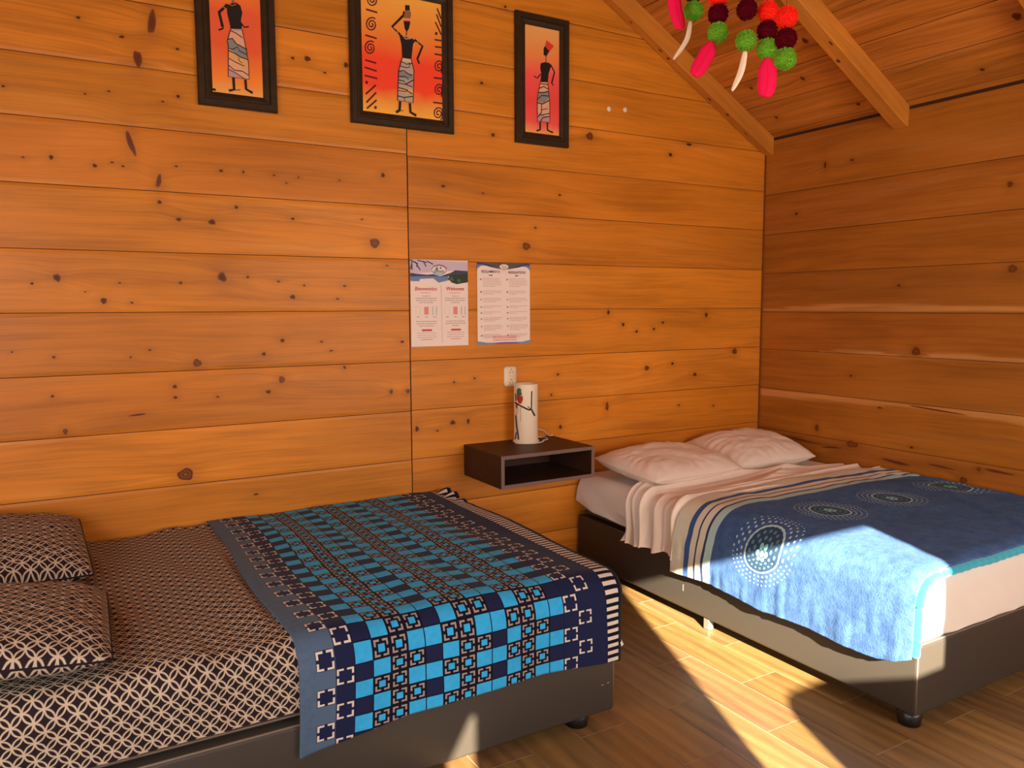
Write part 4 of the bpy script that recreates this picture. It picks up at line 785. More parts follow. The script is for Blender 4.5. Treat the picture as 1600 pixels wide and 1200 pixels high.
# far bed: fitted sheet
X, Y = mesh2(-1.372-.16, -.022, -1.932-.215, -.018, 220, 300)
lift = 0.005+0.0035*fbm(X*4, Y*4, 61)+.002*np.abs(vnoise(X*9+Y*14, Y*4, 63))
P, nr = wrap(X, Y, -1.370, .3, -1.930, .3, .514, .05, lift)
P[..., 0] = np.minimum(P[..., 0], -.006)
side = np.clip((.48-P[..., 2])/.12, 0, 1)*(P[..., 0] < -1.33)
foot = np.clip((.48-P[..., 2])/.12, 0, 1)*(P[..., 1] < -1.90)
Z = P[..., 2]
P[..., 0] -= side*(.016+.022*(1-np.abs(vnoise(Y*5+Z*11, Z*4, 66)))**3+.010*vnoise(Y*14-Z*26, Z*5, 67))*(Y > -.5)
P[..., 1] -= foot*(.003+.004*vnoise(X*16+Z*12, Z*3, 68))
zlow = np.interp(-Y, [0, .05, .20, .45, .9, 2.0], [.380, .374, .352, .325, .300, .297])
zlow = np.where(P[..., 1] < -1.90, .297, zlow)
P[..., 2] = np.where(P[..., 2] < .42, np.maximum(P[..., 2], zlow), P[..., 2])
o = cloth('fitted_sheet', P, np.stack([X, Y], -1), M_WHITE)
tag(o, 'plain white fitted sheet stretched over the far bed mattress, bare at its foot', 'bed sheet')

# far bed: loose cream top sheet, pleated where it hangs over the side
nu, nv = 420, 260
A_, T_ = mesh2(0.0, 1.0, -.425, -1.10, nu, nv)             # A from wall to hem, T along the bed
Ltot = 1.345+.235
Xf = -.018-A_*Ltot
Yf = T_-.10*np.clip(1-A_*1.15, 0, 1)*0-.205*np.clip(1-A_*1.0, 0, 1)**1.0*(T_ > -9)*np.clip((T_+1.10)/.675, 0, 1)
u = Yf
pl = np.abs(vnoise(u*17+1.6*A_, A_*1.4, 71))
pl2 = vnoise(u*34+2.0*A_, A_*2.5, 72)
lift = 0.014+.030*(1-pl)**3+.009*pl2+.004*vnoise(u*70, A_*3, 79)
sidew = np.clip((A_-.80)/.08, 0, 1)
pleat = np.sin(u*62+2.5*vnoise(u*9, A_*3, 75))
lift = lift+sidew*(.011*pleat+.005*np.sin(u*131))+.004*vnoise(u*60, A_*6, 77)*sidew
P, nr = wrap(Xf, Yf, -1.374, .3, -9, .3, .512, .055, np.maximum(lift, .008)*np.where(u < -.86, .45, 1.0))
P[..., 0] = np.minimum(P[..., 0], -.006)
zlow = .262+.022*np.clip((-u-.45)/.4, 0, 1)+.008*np.sin(u*50)
P[..., 2] = np.where(P[..., 2] < .36, np.maximum(P[..., 2], zlow), P[..., 2])
P[..., 0] -= np.clip((.34-P[..., 2])/.08, 0, 1)*.012
# rolled fold at the head edge
hd = np.exp(-((T_+.425)/.03)**2)
P[..., 2] += hd*.012*(A_ < .82)
o = cloth('top_sheet', P, np.stack([Xf, Yf], -1), M_CREAM, None, .003, True)
tag(o, 'creamy pleated loose sheet folded back below the pillows, hanging over the far bed side', 'bed sheet')

# far bed: blue mandala blanket
nu, nv = 420, 330
A_, T_ = mesh2(0.0, 1.0, 0.0, 1.0, nu, nv)
Ltot = 1.345+.300+.02*0
Xf = -.030-A_*Ltot
head = -.800-.035*np.exp(-((A_-.80)/.07)**2)-.05*np.clip(1-A_/.12, 0, 1)
Yf = head+T_*(-1.948-head)
lift = .036+.004*fbm(Xf*4, Yf*4, 81)+.003*vnoise(Xf*12, Yf*9, 83)
# ridge-like fold on the wall side
dl = (Xf+.27)*.874-(Yf+1.343)*.486
rg = np.exp(-(dl/.035)**2)*np.clip((-Yf-1.25)/.1, 0, 1)
lift = lift+rg*.012+.010*np.exp(-((Xf+.10)/.10)**2)*np.abs(vnoise(Yf*9+Xf*12, Xf*6, 85))
edge = np.clip((T_-.955)/.045, 0, 1); lift = lift-.012*edge**2
P, nr = wrap(Xf, Yf, -1.380, .3, -9, .3, .508, .075, lift)
P[..., 0] = np.minimum(P[..., 0], -.006)
side = np.clip((.44-P[..., 2])/.20, 0, 1)
P[..., 0] -= side*(.004+.006*vnoise(Yf*11+P[..., 2]*7, P[..., 2]*6, 88)+.003*vnoise(Yf*38, P[..., 2]*9, 90))
hemz = np.interp(-Yf, [.8, .95, 1.05, 1.18, 1.33, 1.52, 1.675, 1.834, 1.90, 1.95], [.221, .232, .237, .228, .220, .226, .218, .221, .235, .262])
bot = P[:, :, 2].min(axis=0)
sc = np.clip((.42-P[..., 2])/(.42-bot[None, :]), 0, 1)
P[..., 2] -= sc*(bot[None, :]-hemz)
V = head-Yf
UV = np.stack([-Xf, -(Yf-head)], -1)
o = cloth('blanket', P, UV, M_MANDALA, None, .012, True)
blk2 = tag(o, 'blue plush blanket with dotted mandalas and cream striped end on the far bed', 'blanket')
bm = bmesh.new()
pts = [tuple(P[i, -1]+nr[i, -1]*-.010+np.array([0, -.004, 0])) for i in range(0, nu, 3)]
rd = [.0150+.0012*math.sin(i*1.7) for i in range(len(pts))]
tube(bm, pts, rd, 8)
q = bmobj('fleece_edge', bm, M_RIM, None, True); q.parent = o; q['label'] = 'turquoise fleecy folded edge'
bm = bmesh.new()                                              # stitched hem line above the lower edge
ln = []
for j in range(4, nv, 4):
    i = int(np.argmin(np.abs(P[200:, j, 2]-(hemz[0, j]+.050))))+200
    ln.append(tuple(P[i, j]+nr[i, j]*.0008))
tube(bm, ln, .0012, 5)
q = bmobj('hem_stitching', bm, mat('hem_thread', (0.02, 0.05, 0.12), .9), None, True); q.parent = o

# ---------------------------------------------------------------- floating shelf, lamp, outlet
SX0, SX1, SZ0, SZ1, SYF, TH = -2.065, -1.545, .590, .742, -.376, .017
root = empty('floating_shelf', ((SX0+SX1)/2, 0, SZ0)); tag(root, 'dark brown open box shelf mounted on the wall between the two beds', 'wall shelf')
def part(name, a, m_=M_WENGE, bev=.0008):
    bm = bmesh.new(); rbox(bm, *a, bev, 1); return bmobj(name, bm, m_, root)
part('top_panel', (SX0, SX1, SYF, -.0045, SZ1-TH, SZ1)); part('bottom_panel', (SX0, SX1, SYF, -.0045, SZ0, SZ0+TH))
part('side_panel', (SX0, SX0+TH, SYF, -.0045, SZ0+TH, SZ1-TH)); part('side_panel', (SX1-TH, SX1, SYF, -.0045, SZ0+TH, SZ1-TH))
part('back_panel', (SX0+TH, SX1-TH, -.012, -.0045, SZ0+TH, SZ1-TH))
bm = bmesh.new(); y_ = SYF-.0012
rbox(bm, SX0, SX1, y_, SYF, SZ1-TH, SZ1); rbox(bm, SX0, SX1, y_, SYF, SZ0, SZ0+TH); rbox(bm, SX0, SX0+TH, y_, SYF, SZ0+TH, SZ1-TH); rbox(bm, SX1-TH, SX1, y_, SYF, SZ0+TH, SZ1-TH)
bmobj('edge_band', bm, M_EDGE, root)['label'] = 'paler brown front edge band'

LX, LY, LZ0, LH, LR = -1.757, -.087, SZ1+.0005, .292, .060
root = empty('table_lamp', (LX, LY, LZ0)); tag(root, 'white cylinder lamp painted with a red and green bird on a branch, on the shelf', 'table lamp')
bm = bmesh.new()
prof = [(LR+.006, 0), (LR+.006, .006), (LR, .009), (LR, LH-.003), (LR-.001, LH), (LR-.005, LH), (LR-.006, LH-.003), (LR-.006, .02), (0.0001, .02)]
seg = 56; rings = []
for r_, z_ in prof: rings.append([bm.verts.new((LX+r_*math.cos(k/seg*2*math.pi), LY+r_*math.sin(k/seg*2*math.pi), LZ0+z_)) for k in range(seg)])
for i in range(len(prof)-1):
    for k in range(seg): bm.faces.new((rings[i][k], rings[i][(k+1) % seg], rings[i+1][(k+1) % seg], rings[i+1][k]))
bmobj('lamp_tube', bm, M_CERAMIC, root, True)
# painted decoration wrapped on the tube: (angle seen from the room, height)
camdir = math.atan2(-3.43-LY, -3.80-LX)
def onlamp(px, py):
    """px -1..1 across the visible face, py 0..1 up"""
    a = camdir+math.asin(max(-.999, min(.999, px))); return (LX+(LR+.0006)*math.cos(a), LY+(LR+.0006)*math.sin(a), LZ0+py*LH)
def lamp_poly(mb, pts, c):
    # subdivide in small quads by fanning from centre
    cx = sum(p[0] for p in pts)/len(pts); cy = sum(p[1] for p in pts)/len(pts)
    ring = []
    for i in range(len(pts)):
        a, b_ = pts[i], pts[(i+1) % len(pts)]
        for s in range(3): ring.append((a[0]+(b_[0]-a[0])*s/3, a[1]+(b_[1]-a[1])*s/3))
    lv = [[(cx, cy)]]
    vs = [onlamp(cx, cy)]; n_ = len(ring)
    for f_ in (.35, .7, 1.0): vs += [onlamp(cx+(x-cx)*f_, cy+(y-cy)*f_) for x, y in ring]
    F = [(0, 1+i, 1+(i+1) % n_) for i in range(n_)]
    for L in range(2):
        b0 = 1+L*n_; b1 = b0+n_; F += [(b0+i, b1+i, b1+(i+1) % n_, b0+(i+1) % n_) for i in range(n_)]
    mb.add(vs, F, (0, 0, 0), c)
def lamp_line(mb, pts, w, c):
    P_ = []
    for i in range(len(pts)-1):
        for s in range(6): P_.append(tuple(pts[i][k]+(pts[i+1][k]-pts[i][k])*s/6 for k in (0, 1)))
    P_.append(pts[-1]); vs = []
    for i, p in enumerate(P_):
        a = P_[max(0, i-1)]; b_ = P_[min(len(P_)-1, i+1)]; dx, dy = (b_[0]-a[0])*LR, (b_[1]-a[1])*LH; l = math.hypot(dx, dy)+1e-9
        nx, ny = -dy/l*w/LR, dx/l*w/LH
        vs += [onlamp(p[0]+nx, p[1]+ny), onlamp(p[0]-nx, p[1]-ny)]
    mb.add(vs, [(2*i, 2*i+1, 2*i+3, 2*i+2) for i in range(len(P_)-1)], (0, 0, 0), c)
def lp(x, y):  # from a tracing of the tube face 370..670 wide, 262..1080 high
    return ((x-(370+(1080-y)*.012)-148)/150.0*.98, (1075-y)/805.0)
mb = MB(); dk = (0.030, 0.024, 0.018)
lamp_line(mb, [lp(385, 520), lp(455, 560), lp(560, 615), lp(592, 610), lp(635, 705)], .0040, dk)
lamp_line(mb, [lp(600, 360), lp(592, 600)], .0030, dk); lamp_line(mb, [lp(545, 565), lp(580, 605)], .0022, dk)
lamp_poly(mb, [lp(415, 340), lp(440, 315), lp(470, 335), lp(468, 370), lp(480, 400), lp(450, 440), (lp(412, 400))], (0.04, 0.16, 0.07))
lamp_poly(mb, [lp(412, 400), lp(450, 430), lp(485, 420), lp(490, 470), lp(470, 530), lp(435, 530), lp(410, 470)], (0.42, 0.03, 0.015))
lamp_poly(mb, [lp(395, 540), lp(425, 555), lp(415, 610), lp(400, 600)], (0.42, 0.05, 0.03))
lamp_line(mb, [lp(398, 400), lp(400, 500)], .0030, (0.06, 0.10, 0.05))
lamp_line(mb, [lp(395, 700), lp(405, 850), lp(418, 940), lp(425, 1030)], .0040, (0.05, 0.07, 0.07)); lamp_line(mb, [lp(400, 930), lp(385, 1030)], .0030, (0.05, 0.07, 0.07))
lamp_line(mb, [lp(455, 560), lp(458, 700), lp(450, 785)], .0008, (0.15, 0.12, 0.10)); lamp_line(mb, [lp(430, 600), lp(395, 705)], .0010, (0.35, 0.20, 0.15))
q = mb.build('painted_bird', [M_PAINT], root); q['label'] = 'painted red and green bird with dark branch'
bm = bmesh.new()
cp = []
for i in range(30):
    a = R(205)+i/29*R(190); cp.append((LX+(LR+.022+.016*math.sin(i/29*math.pi))*math.cos(a), LY+(LR+.016+.012*math.sin(i/29*math.pi))*math.sin(a), SZ1+.004))
cp = [(LX+.02, LY+.070, SZ1+.012), (LX+.09, -.02, SZ1+.004), (LX+.13, -.050, SZ1+.004), (LX+.118, -.105, SZ1+.004)]+[(LX+.085*math.cos(a), LY-.012+.075*math.sin(a), SZ1+.004) for a in [R(-20-i*12) for i in range(13)]]
def catmull(pts, k=6):
    out = []; pts = [Vector(p) for p in pts]
    for i in range(len(pts)-1):
        p0 = pts[max(0, i-1)]; p1 = pts[i]; p2 = pts[i+1]; p3 = pts[min(len(pts)-1, i+2)]
        for s in range(k):
            t_ = s/k; out.append(.5*((2*p1)+(p2-p0)*t_+(2*p0-5*p1+4*p2-p3)*t_*t_+(-p0+3*p1-3*p2+p3)*t_**3))
    out.append(pts[-1]); return out
tube(bm, catmull(cp), .0028, 6)
tube(bm, catmull([(LX+.045, LY+.045, SZ1+.05), (LX+.09, -.045, SZ1+.048), (LX+.14, -.03, SZ1+.035), (LX+.185, -.012, SZ1+.004), (LX+.2115, -.012, SZ1+.003)]), .0028, 6)
bmobj('power_cord', bm, M_CABLE, root, True)

ox, oz = -1.802, 1.066
root = empty('power_outlet', (ox, 0, oz)); tag(root, 'ivory double wall outlet with rounded corners, just above the painted lamp', 'power outlet')
bm = bmesh.new(); 
ro = [(ox+sx_*(.036-.016)+.016*math.cos(a), oz+sz_*(.050-.016)+.016*math.sin(a)) for sx_, sz_, a0 in ((1, 1, 0), (-1, 1, 90), (-1, -1, 180), (1, -1, 270)) for a in [R(a0+15*i) for i in range(7)]]
vv_ = [[bm.verts.new((ox+(x-ox)*k_, y_, oz+(z-oz)*k_)) for x, z in ro] for y_, k_ in ((-.0035, 1), (-.0095, 1), (-.012, .94))]
bm.faces.new(vv_[2]); [bm.faces.new((vv_[i][j], vv_[i][(j+1) % 28], vv_[i+1][(j+1) % 28], vv_[i+1][j])) for i in (0, 1) for j in range(28)]
bmobj('cover_plate', bm, M_PLASTIC, root, True)
for s in (1, -1):
    bm = bmesh.new()
    rbox(bm, ox-.014, ox+.018, -.014, -.0118, oz+s*.026-.019, oz+s*.026+.019, .001, 1)
    q = bmobj('socket', bm, M_PLASTIC, root)
    bm = bmesh.new()
    for dx, dz, w, h in ((-.006, -.004, .0025, .010), (.008, -.004, .0025, .009), (.001, .010, .005, .005)):
        rbox(bm, ox+.002+dx-w/2, ox+.002+dx+w/2, -.0146, -.0139, oz+s*.026+dz-h/2, oz+s*.026+dz+h/2)
    h = bmobj('slots', bm, M_SOCKET); h.parent = q
for i, (a, c) in enumerate(((-1.193, 2.403+.047), (-1.086, 2.412+.047))):
    bm = bmesh.new(); bmesh.ops.create_uvsphere(bm, u_segments=14, v_segments=8, radius=.013)
    bmesh.ops.scale(bm, vec=(1, .5, 1.05), verts=bm.verts); bmesh.ops.translate(bm, vec=(a, -.008, c), verts=bm.verts)
    o = bmobj('wall_plug', bm, mat('white_plug', (0.85, 0.78, 0.66), .5), None, True)
    tag(o, 'tiny round white plug in the upper back wall, %s of the pair' % ('left' if i == 0 else 'right'), 'wall plug', 'white wall plugs')

# ---------------------------------------------------------------- framed paintings
PC = {'bk': (0.018, 0.012, 0.009), 'br': (0.34, 0.13, 0.05), 'rd': (0.72, 0.06, 0.03), 'lb': (0.35, 0.28, 0.22), 'pe': (0.80, 0.44, 0.27), 'gb': (0.25, 0.27, 0.26),
      'or': (0.80, 0.42, 0.16), 'li': (0.55, 0.33, 0.34), 'gy': (0.52, 0.42, 0.34), 'lc': (0.42, 0.38, 0.40), 'cr': (0.74, 0.56, 0.36), 'dk': (0.10, 0.012, 0.018), 'pn': (0.012, 0.010, 0.010),
      'wh': (0.85, 0.76, 0.70), 'ink': (0.17, 0.12, 0.13)}
def flat_art(name, items, y, parent, step=.00012):
    mb = MB(); yy = y
    for it in items:
        yy -= step
        if it[0] == 'p':
            pts = it[2]
            mb.add([(x, yy, z) for x, z in pts], [tuple(range(len(pts)))], (0, 0, 0), PC[it[1]] if isinstance(it[1], str) else it[1])
        else:
            w = it[2]/2; pts = it[3]; vs = []
            for i, p in enumerate(pts):
                a = pts[max(0, i-1)]; b_ = pts[min(len(pts)-1, i+1)]; dx, dz = b_[0]-a[0], b_[1]-a[1]; l = math.hypot(dx, dz)+1e-9
                vs += [(p[0]-dz/l*w, yy, p[1]+dx/l*w), (p[0]+dz/l*w, yy, p[1]-dx/l*w)]
            mb.add(vs, [(2*i, 2*i+1, 2*i+3, 2*i+2) for i in range(len(pts)-1)], (0, 0, 0), PC[it[1]] if isinstance(it[1], str) else it[1])
    return mb.build(name, [M_PAINT], parent)
M_FRAME = mat('dark_brown_moulding', (0.035, 0.016, 0.008), 0.45, 0.25)
t, b = tn(M_FRAME); c = mixc(t, noise_n(t, coord(t), 30, 4), (0.018, 0.010, 0.004), (0.052, 0.030, 0.011)); t.links.new(c.v, b.inputs['Base Color'])
def painting(x0, x1, z0, z1, bw, art, stops, label, cid):
    root = empty('framed_painting', ((x0+x1)/2, 0, z0)); tag(root, label, 'painting', 'dark framed paintings of women')
    # moulding profile: (inset from the outer edge, depth from the wall)
    prof = [(0, -.004), (0, -.022), (.004, -.027), (bw*.45, -.027), (bw*.52, -.021), (bw*.62, -.024), (bw*.80, -.021), (bw, -.014), (bw, -.006)]
    bm = bmesh.new(); rings = []
    for ins, d_ in prof:
        rings.append([bm.verts.new(p) for p in ((x0+ins, d_, z0+ins), (x1-ins, d_, z0+ins), (x1-ins, d_, z1-ins), (x0+ins, d_, z1-ins))])
    for i in range(len(prof)-1):
        for k in range(4): bm.faces.new((rings[i][k], rings[i][(k+1) % 4], rings[i+1][(k+1) % 4], rings[i+1][k]))
    bmobj('frame', bm, M_FRAME, root)
    bm = bmesh.new(); vs = [bm.verts.new(p) for p in ((x0+bw-.002, -.0135, z0+bw-.002), (x1-bw+.002, -.0135, z0+bw-.002), (x1-bw+.002, -.0135, z1-bw+.002), (x0+bw-.002, -.0135, z1-bw+.002))]
    bm.faces.new(vs)
    q = bmobj('canvas', bm, canvas_material('sunset_canvas_'+cid, stops, z0+bw, z1-bw), root)
    a = [flat_art('painted_figure', [i for i in art if i[1] not in ('dk', 'pn')], -.0137, root)]
    xm = (x0+x1)/2
    for i in art:
        if i[1] == 'pn': flat_art('corner_pin', [i], -.0140, root)
    for sd_ in (-1, 1):
        bd = [i for i in art if i[1] == 'dk' and (i[-1][0][0]-xm)*sd_ > 0]
        if bd: flat_art('painted_border', bd, -.0137, root)
    return root
YE, OR, RE, PI_ = (1.0, 0.50, 0.07), (1.0, 0.28, 0.03), (0.98, 0.07, 0.022), (0.95, 0.11, 0.09)
clipz = lambda items, x0, x1, z0, z1: [it[:-1]+([(min(max(x, x0), x1), min(max(z, z0), z1)) for x, z in it[-1]],) for it in items]
painting(-3.236, -2.926, 2.224, 2.850, .056, clipz(F1, -3.185, -2.978, 2.28, 2.79), [(0, (0.90, 0.45, 0.12)), (.12, OR), (.35, (0.86, 0.13, 0.04)), (.62, (0.86, 0.13, 0.04)), (.85, OR), (1, YE)],
    'narrow framed painting of a woman with arms held out, leftmost of the three paintings', 'a')
painting(-2.606, -2.108, 2.224, 2.855, .056, clipz(F2, -2.549, -2.165, 2.282, 2.797), [(0, YE), (.10, (0.92, 0.36, 0.05)), (.22, RE), (.45, RE), (.68, (0.90, 0.28, 0.04)), (1, YE)],
    'widest framed painting, a woman carrying a pot on her head between spiral borders', 'b')
painting(-1.768, -1.456, 2.222, 2.846, .056, clipz(F3, -1.710, -1.513, 2.28, 2.79), [(0, (0.92, 0.40, 0.12)), (.10, PI_), (.30, (0.88, 0.07, 0.06)), (.55, PI_), (.75, (0.90, 0.30, 0.08)), (1, (0.88, 0.46, 0.14))],
    'narrow framed painting of a woman wearing a red hat, rightmost on the wall', 'c')

# ---------------------------------------------------------------- two paper notices
def letter(body, x, z, y, size, color, parent, font_shear=0.0, align='CENTER', sx=1.0):
    cu = bpy.data.curves.new('lettering', 'FONT'); cu.body = body; cu.size = size; cu.align_x = align; cu.align_y = 'CENTER'; cu.shear = font_shear
    cu.resolution_u = 3; cu.offset = size*.012
    tmp = bpy.data.objects.new('lettering', cu); COL.objects.link(tmp)
    bpy.context.view_layer.update()
    me = bpy.data.meshes.new_from_object(tmp.evaluated_get(bpy.context.evaluated_depsgraph_get()))
    bpy.data.objects.remove(tmp)
    me.transform(Matrix.Translation((x, y, z)) @ Matrix.Rotation(R(90), 4, 'X') @ Matrix.Diagonal((sx, 1, 1, 1)))
    a = me.attributes.new('tint', 'FLOAT_COLOR', 'POINT'); a.data.foreach_set('color', list(color+(1.0,))*len(me.vertices))
    me.materials.clear(); o = link('lettering', me, None, M_PAINT)
    child(o, parent); return o
M_PAPER = mat('paper', (0.90, 0.77, 0.70), 0.6, 0.3)
def notice(label, x0, x1, z0, z1, build):
    root = empty('paper_notice', ((x0+x1)/2, 0, z0)); tag(root, label, 'notice', 'paper notices on the wall')
    n = 14; X, Z = mesh2(x0, x1, z0, z1, n, n)
    lift = -.0060-.0015*np.sin((Z-z0)/(z1-z0)*3.1)*0
    P = np.stack([X, lift+0*X, Z], -1)
    q = cloth('sheet', P, np.stack([X, Z], -1), M_PAPER, root)
    build(root, x0, x1, z0, z1, -.0062)
    return root
rngt = random.Random(9)
def textlines(cx, w, ztop, n, dz, th, color, ragged=.25, left=False):
    out = []
    for i in range(n):
        ww = w*(1-rngt.uniform(0, ragged)) if i < n-1 else w*rngt.uniform(.35, .7)
        a = cx-w/2 if left else cx-ww/2; z = ztop-i*dz; e = a+ww
        while a < e-.002:
            l = rngt.uniform(.006, .016); b_ = min(a+l, e)
            out.append(('p', color, [(a, z), (b_, z), (b_, z-th), (a, z-th)])); a = b_+.0025
    return out
GREY = (0.50, 0.36, 0.32); REDT = (0.72, 0.22, 0.18)
def build_a(root, x0, x1, z0, z1, y):
    w = x1-x0; h = z1-z0
    f = lambda px, py: (x0+(px-38)/(790-38)*w, z1-(py-55)/(1165-55)*h)
    it = [('p', (0.62, 0.52, 0.62), [f(38, 55), f(790, 70), f(790, 190), f(700, 180), f(38, 235)]),
          ('p', (0.16, 0.25, 0.48), [f(38, 240), f(300, 255), f(520, 260), f(540, 310), f(400, 345), f(330, 290), f(160, 300), f(150, 330), f(38, 330)]),
          ('p', (0.06, 0.07, 0.14), [f(38, 225), f(120, 235), f(250, 245), f(340, 235), f(420, 260), f(560, 215), f(620, 180), f(790, 188), f(790, 262), f(520, 262), f(300, 262), f(38, 270)]),
          ('p', (0.035, 0.06, 0.035), [f(520, 290), f(560, 240), f(790, 225), f(790, 335), f(730, 345), f(640, 362), f(570, 340)]),
          ('p', (0.08, 0.16, 0.05), [f(540, 290), f(575, 262), f(600, 310), f(570, 325)]), ('p', (0.08, 0.14, 0.07), [f(640, 300), f(680, 290), f(700, 330), f(650, 340)])]
    for (a, c_, d_, e_) in ((40, 60, 130, 110), (60, 70, 60, 190), (100, 80, 165, 190), (130, 65, 250, 90), (200, 70, 240, 140), (250, 70, 330, 110), (60, 110, 40, 180), (130, 95, 120, 150)):
        it.append(('l', (0.07, 0.06, 0.12), .0055, [f(a, c_), f(d_, e_)]))
    ell = lambda cx, cy, rx, ry, n_=20: [f(cx+rx*math.cos(k/n_*2*math.pi), cy+ry*math.sin(k/n_*2*math.pi)) for k in range(n_)]
    it += [('p', (0.80, 0.72, 0.70), ell(405, 180, 110, 72)), ('l', (0.50, 0.16, 0.12), .004, [f(305, 175), f(340, 130), f(405, 112), f(470, 125), f(515, 165)]), ('l', (0.12, 0.14, 0.15), .003, ell(405, 180, 98, 56)+[ell(405, 180, 98, 56)[0]]),
           ('p', (0.10, 0.26, 0.16), [f(350, 190), f(380, 130), f(400, 190)]), ('p', (0.45, 0.12, 0.08), [f(410, 165), f(428, 135), f(445, 168)]), ('p', (0.25, 0.40, 0.50), [f(330, 195), f(480, 185), f(470, 215), f(340, 220)])]
    it += textlines(f(230, 0)[0], .10, f(0, 470)[1], 1, .006, .0030, REDT, .1)+textlines(f(610, 0)[0], .085, f(0, 470)[1], 1, .006, .0030, REDT, .1)
    for cx, s in ((235, 0), (615, -3)):
        X_ = f(cx, 0)[0]
        it += textlines(X_, .072, f(0, 512)[1], 1, .01, .0035, GREY, .1)+textlines(X_, .112, f(0, 540)[1], 3, .0100, .0038, GREY, .1)
        for dx, cc in ((-110, (0.74, 0.62, 0.50)), (0, (0.80, 0.30, 0.26)), (108, (0.30, 0.42, 0.38))):
            a, b_ = f(cx+dx-28, 655), f(cx+dx+28, 755)
            if dx == 108:
                for o_ in (-28, 22): it.append(('l', cc, .003, [f(cx+dx+o_, 650), f(cx+dx+o_, 760)]))
            elif dx == 0:
                it.append(('p', cc, [a, (b_[0], a[1]), b_, (a[0], b_[1])]))
            else: it.append(('l', cc, .0015, [a, (b_[0], a[1]), b_, (a[0], b_[1]), a]))
            it += textlines(f(cx+dx, 0)[0], .028, f(0, 780)[1], 1, .007, .0040, GREY, .1)
        it += textlines(X_, .108, f(0, 838)[1], 3, .0105, .0036, GREY, .12)
        a, b_ = f(cx-62, 943), f(cx+68, 968); it.append(('p', (0.62, 0.10, 0.07), [a, (b_[0], a[1]), b_, (a[0], b_[1])]))
        it += textlines(X_, .10, f(0, 985)[1], 4, .0105, .0030, (0.62, 0.42, 0.36), .15)+textlines(X_, .115, f(0, 1070)[1], 1, .01, .0030, REDT, .05)
    it.append(('l', (0.42, 0.22, 0.20), .0012, [f(425, 375), f(435, 1120)]))
    flat_art('printed_picture', it, y, root, .00002)
    letter('Bienvenidos', f(228, 0)[0], f(0, 425)[1], y-.0018, .0235, (0.62, 0.07, 0.06), root, .25)
    letter('Welcome', f(610, 0)[0], f(0, 422)[1], y-.0018, .0245, (0.62, 0.07, 0.06), root, .25)
def build_b(root, x0, x1, z0, z1, y):
    w = x1-x0; h = z1-z0
    f = lambda px, py: (x0+(px-48)/(750-48)*w, z1-(py-52)/(1130-52)*h)
    it = [('p', (0.12, 0.10, 0.08), [f(48, 52), f(750, 52), f(750, 75), f(640, 80), f(520, 118), f(400, 140), f(290, 118), f(180, 75), f(48, 72)]),
          ('p', (0.045, 0.06, 0.19), [f(48, 52), f(150, 55), f(250, 90), f(330, 128), f(220, 105), f(120, 78), f(48, 85)]), ('p', (0.045, 0.06, 0.19), [f(750, 52), f(660, 56), f(560, 90), f(470, 128), f(590, 105), f(680, 80), f(750, 85)]),
          ('p', (0.12, 0.24, 0.55), [f(48, 76), f(120, 74), f(170, 88), f(100, 92), f(60, 120), f(48, 150)]), ('p', (0.12, 0.24, 0.55), [f(750, 76), f(690, 74), f(620, 90), f(700, 95), f(735, 120), f(750, 150)]),
          ('p', (0.16, 0.30, 0.55), [f(48, 1130), f(750, 1130), f(750, 1085), f(640, 1108), f(420, 1105), f(180, 1108), f(48, 1085)]), ('p', (0.22, 0.12, 0.34), [f(260, 1130), f(620, 1130), f(560, 1110), f(420, 1105), f(320, 1112)])]
    ell = lambda cx, cy, rx, ry, n_=18: [f(cx+rx*math.cos(k/n_*2*math.pi), cy+ry*math.sin(k/n_*2*math.pi)) for k in range(n_)]
    it += [('p', (0.82, 0.72, 0.66), ell(400, 98, 60, 34)), ('l', (0.15, 0.12, 0.12), .003, [f(375, 85), f(390, 112), f(435, 100)])]
    y_ = 250
    for n_, cc in ((6, (0.35, 0.28, 0.35)), (3, (0.28, 0.22, 0.28)), (3, (0.75, 0.32, 0.20)), (2, (0.25, 0.42, 0.36)), (2, (0.30, 0.42, 0.40)), (3, (0.55, 0.40, 0.36)), (4, (0.55, 0.42, 0.36)), (3, (0.75, 0.20, 0.14))):
        for cx in (95, 440):
            a = f(cx-14, y_+5); b_ = f(cx+14, y_+30); it.append(('p', cc, ell(cx, y_+18, 13, 12, 10)))
            it += textlines(f(cx+150, 0)[0], .106, f(0, y_)[1], n_, .0078, .0028, (0.62, 0.45, 0.38), .12, True)
        y_ += n_*22+34
    it += textlines(f(400, 0)[0], .25, f(0, 1020)[1], 1, .01, .0036, REDT, .02)+textlines(f(400, 0)[0], .20, f(0, 1042)[1], 1, .01, .0036, REDT, .02)+textlines(f(400, 0)[0], .25, f(0, 1070)[1], 1, .01, .0040, REDT, .02)
    flat_art('printed_picture', it, y, root, .00002)
    letter('REGLAMENTO', f(222, 0)[0], f(0, 168)[1], y-.0018, .0185, (0.12, 0.06, 0.07), root, 0, sx=.88)
    letter('REGULATION', f(570, 0)[0], f(0, 172)[1], y-.0018, .0185, (0.12, 0.06, 0.07), root, 0, sx=.88)
    for cx_ in (222, 570): flat_art('printed_subtitle', textlines(f(cx_, 0)[0], .050, f(0, 206)[1], 1, .01, .006, (0.2, 0.1, 0.1), .02), y-.001, root)
notice('pale paper notice with a lake picture headed Bienvenidos and Welcome, taped to the wall', -2.3352, -2.0350, 1.2305, 1.6372, build_a)
notice('pale paper notice with blue wavy edges headed REGLAMENTO, taped to the wall', -1.9845, -1.6825, 1.2310, 1.6306, build_b)

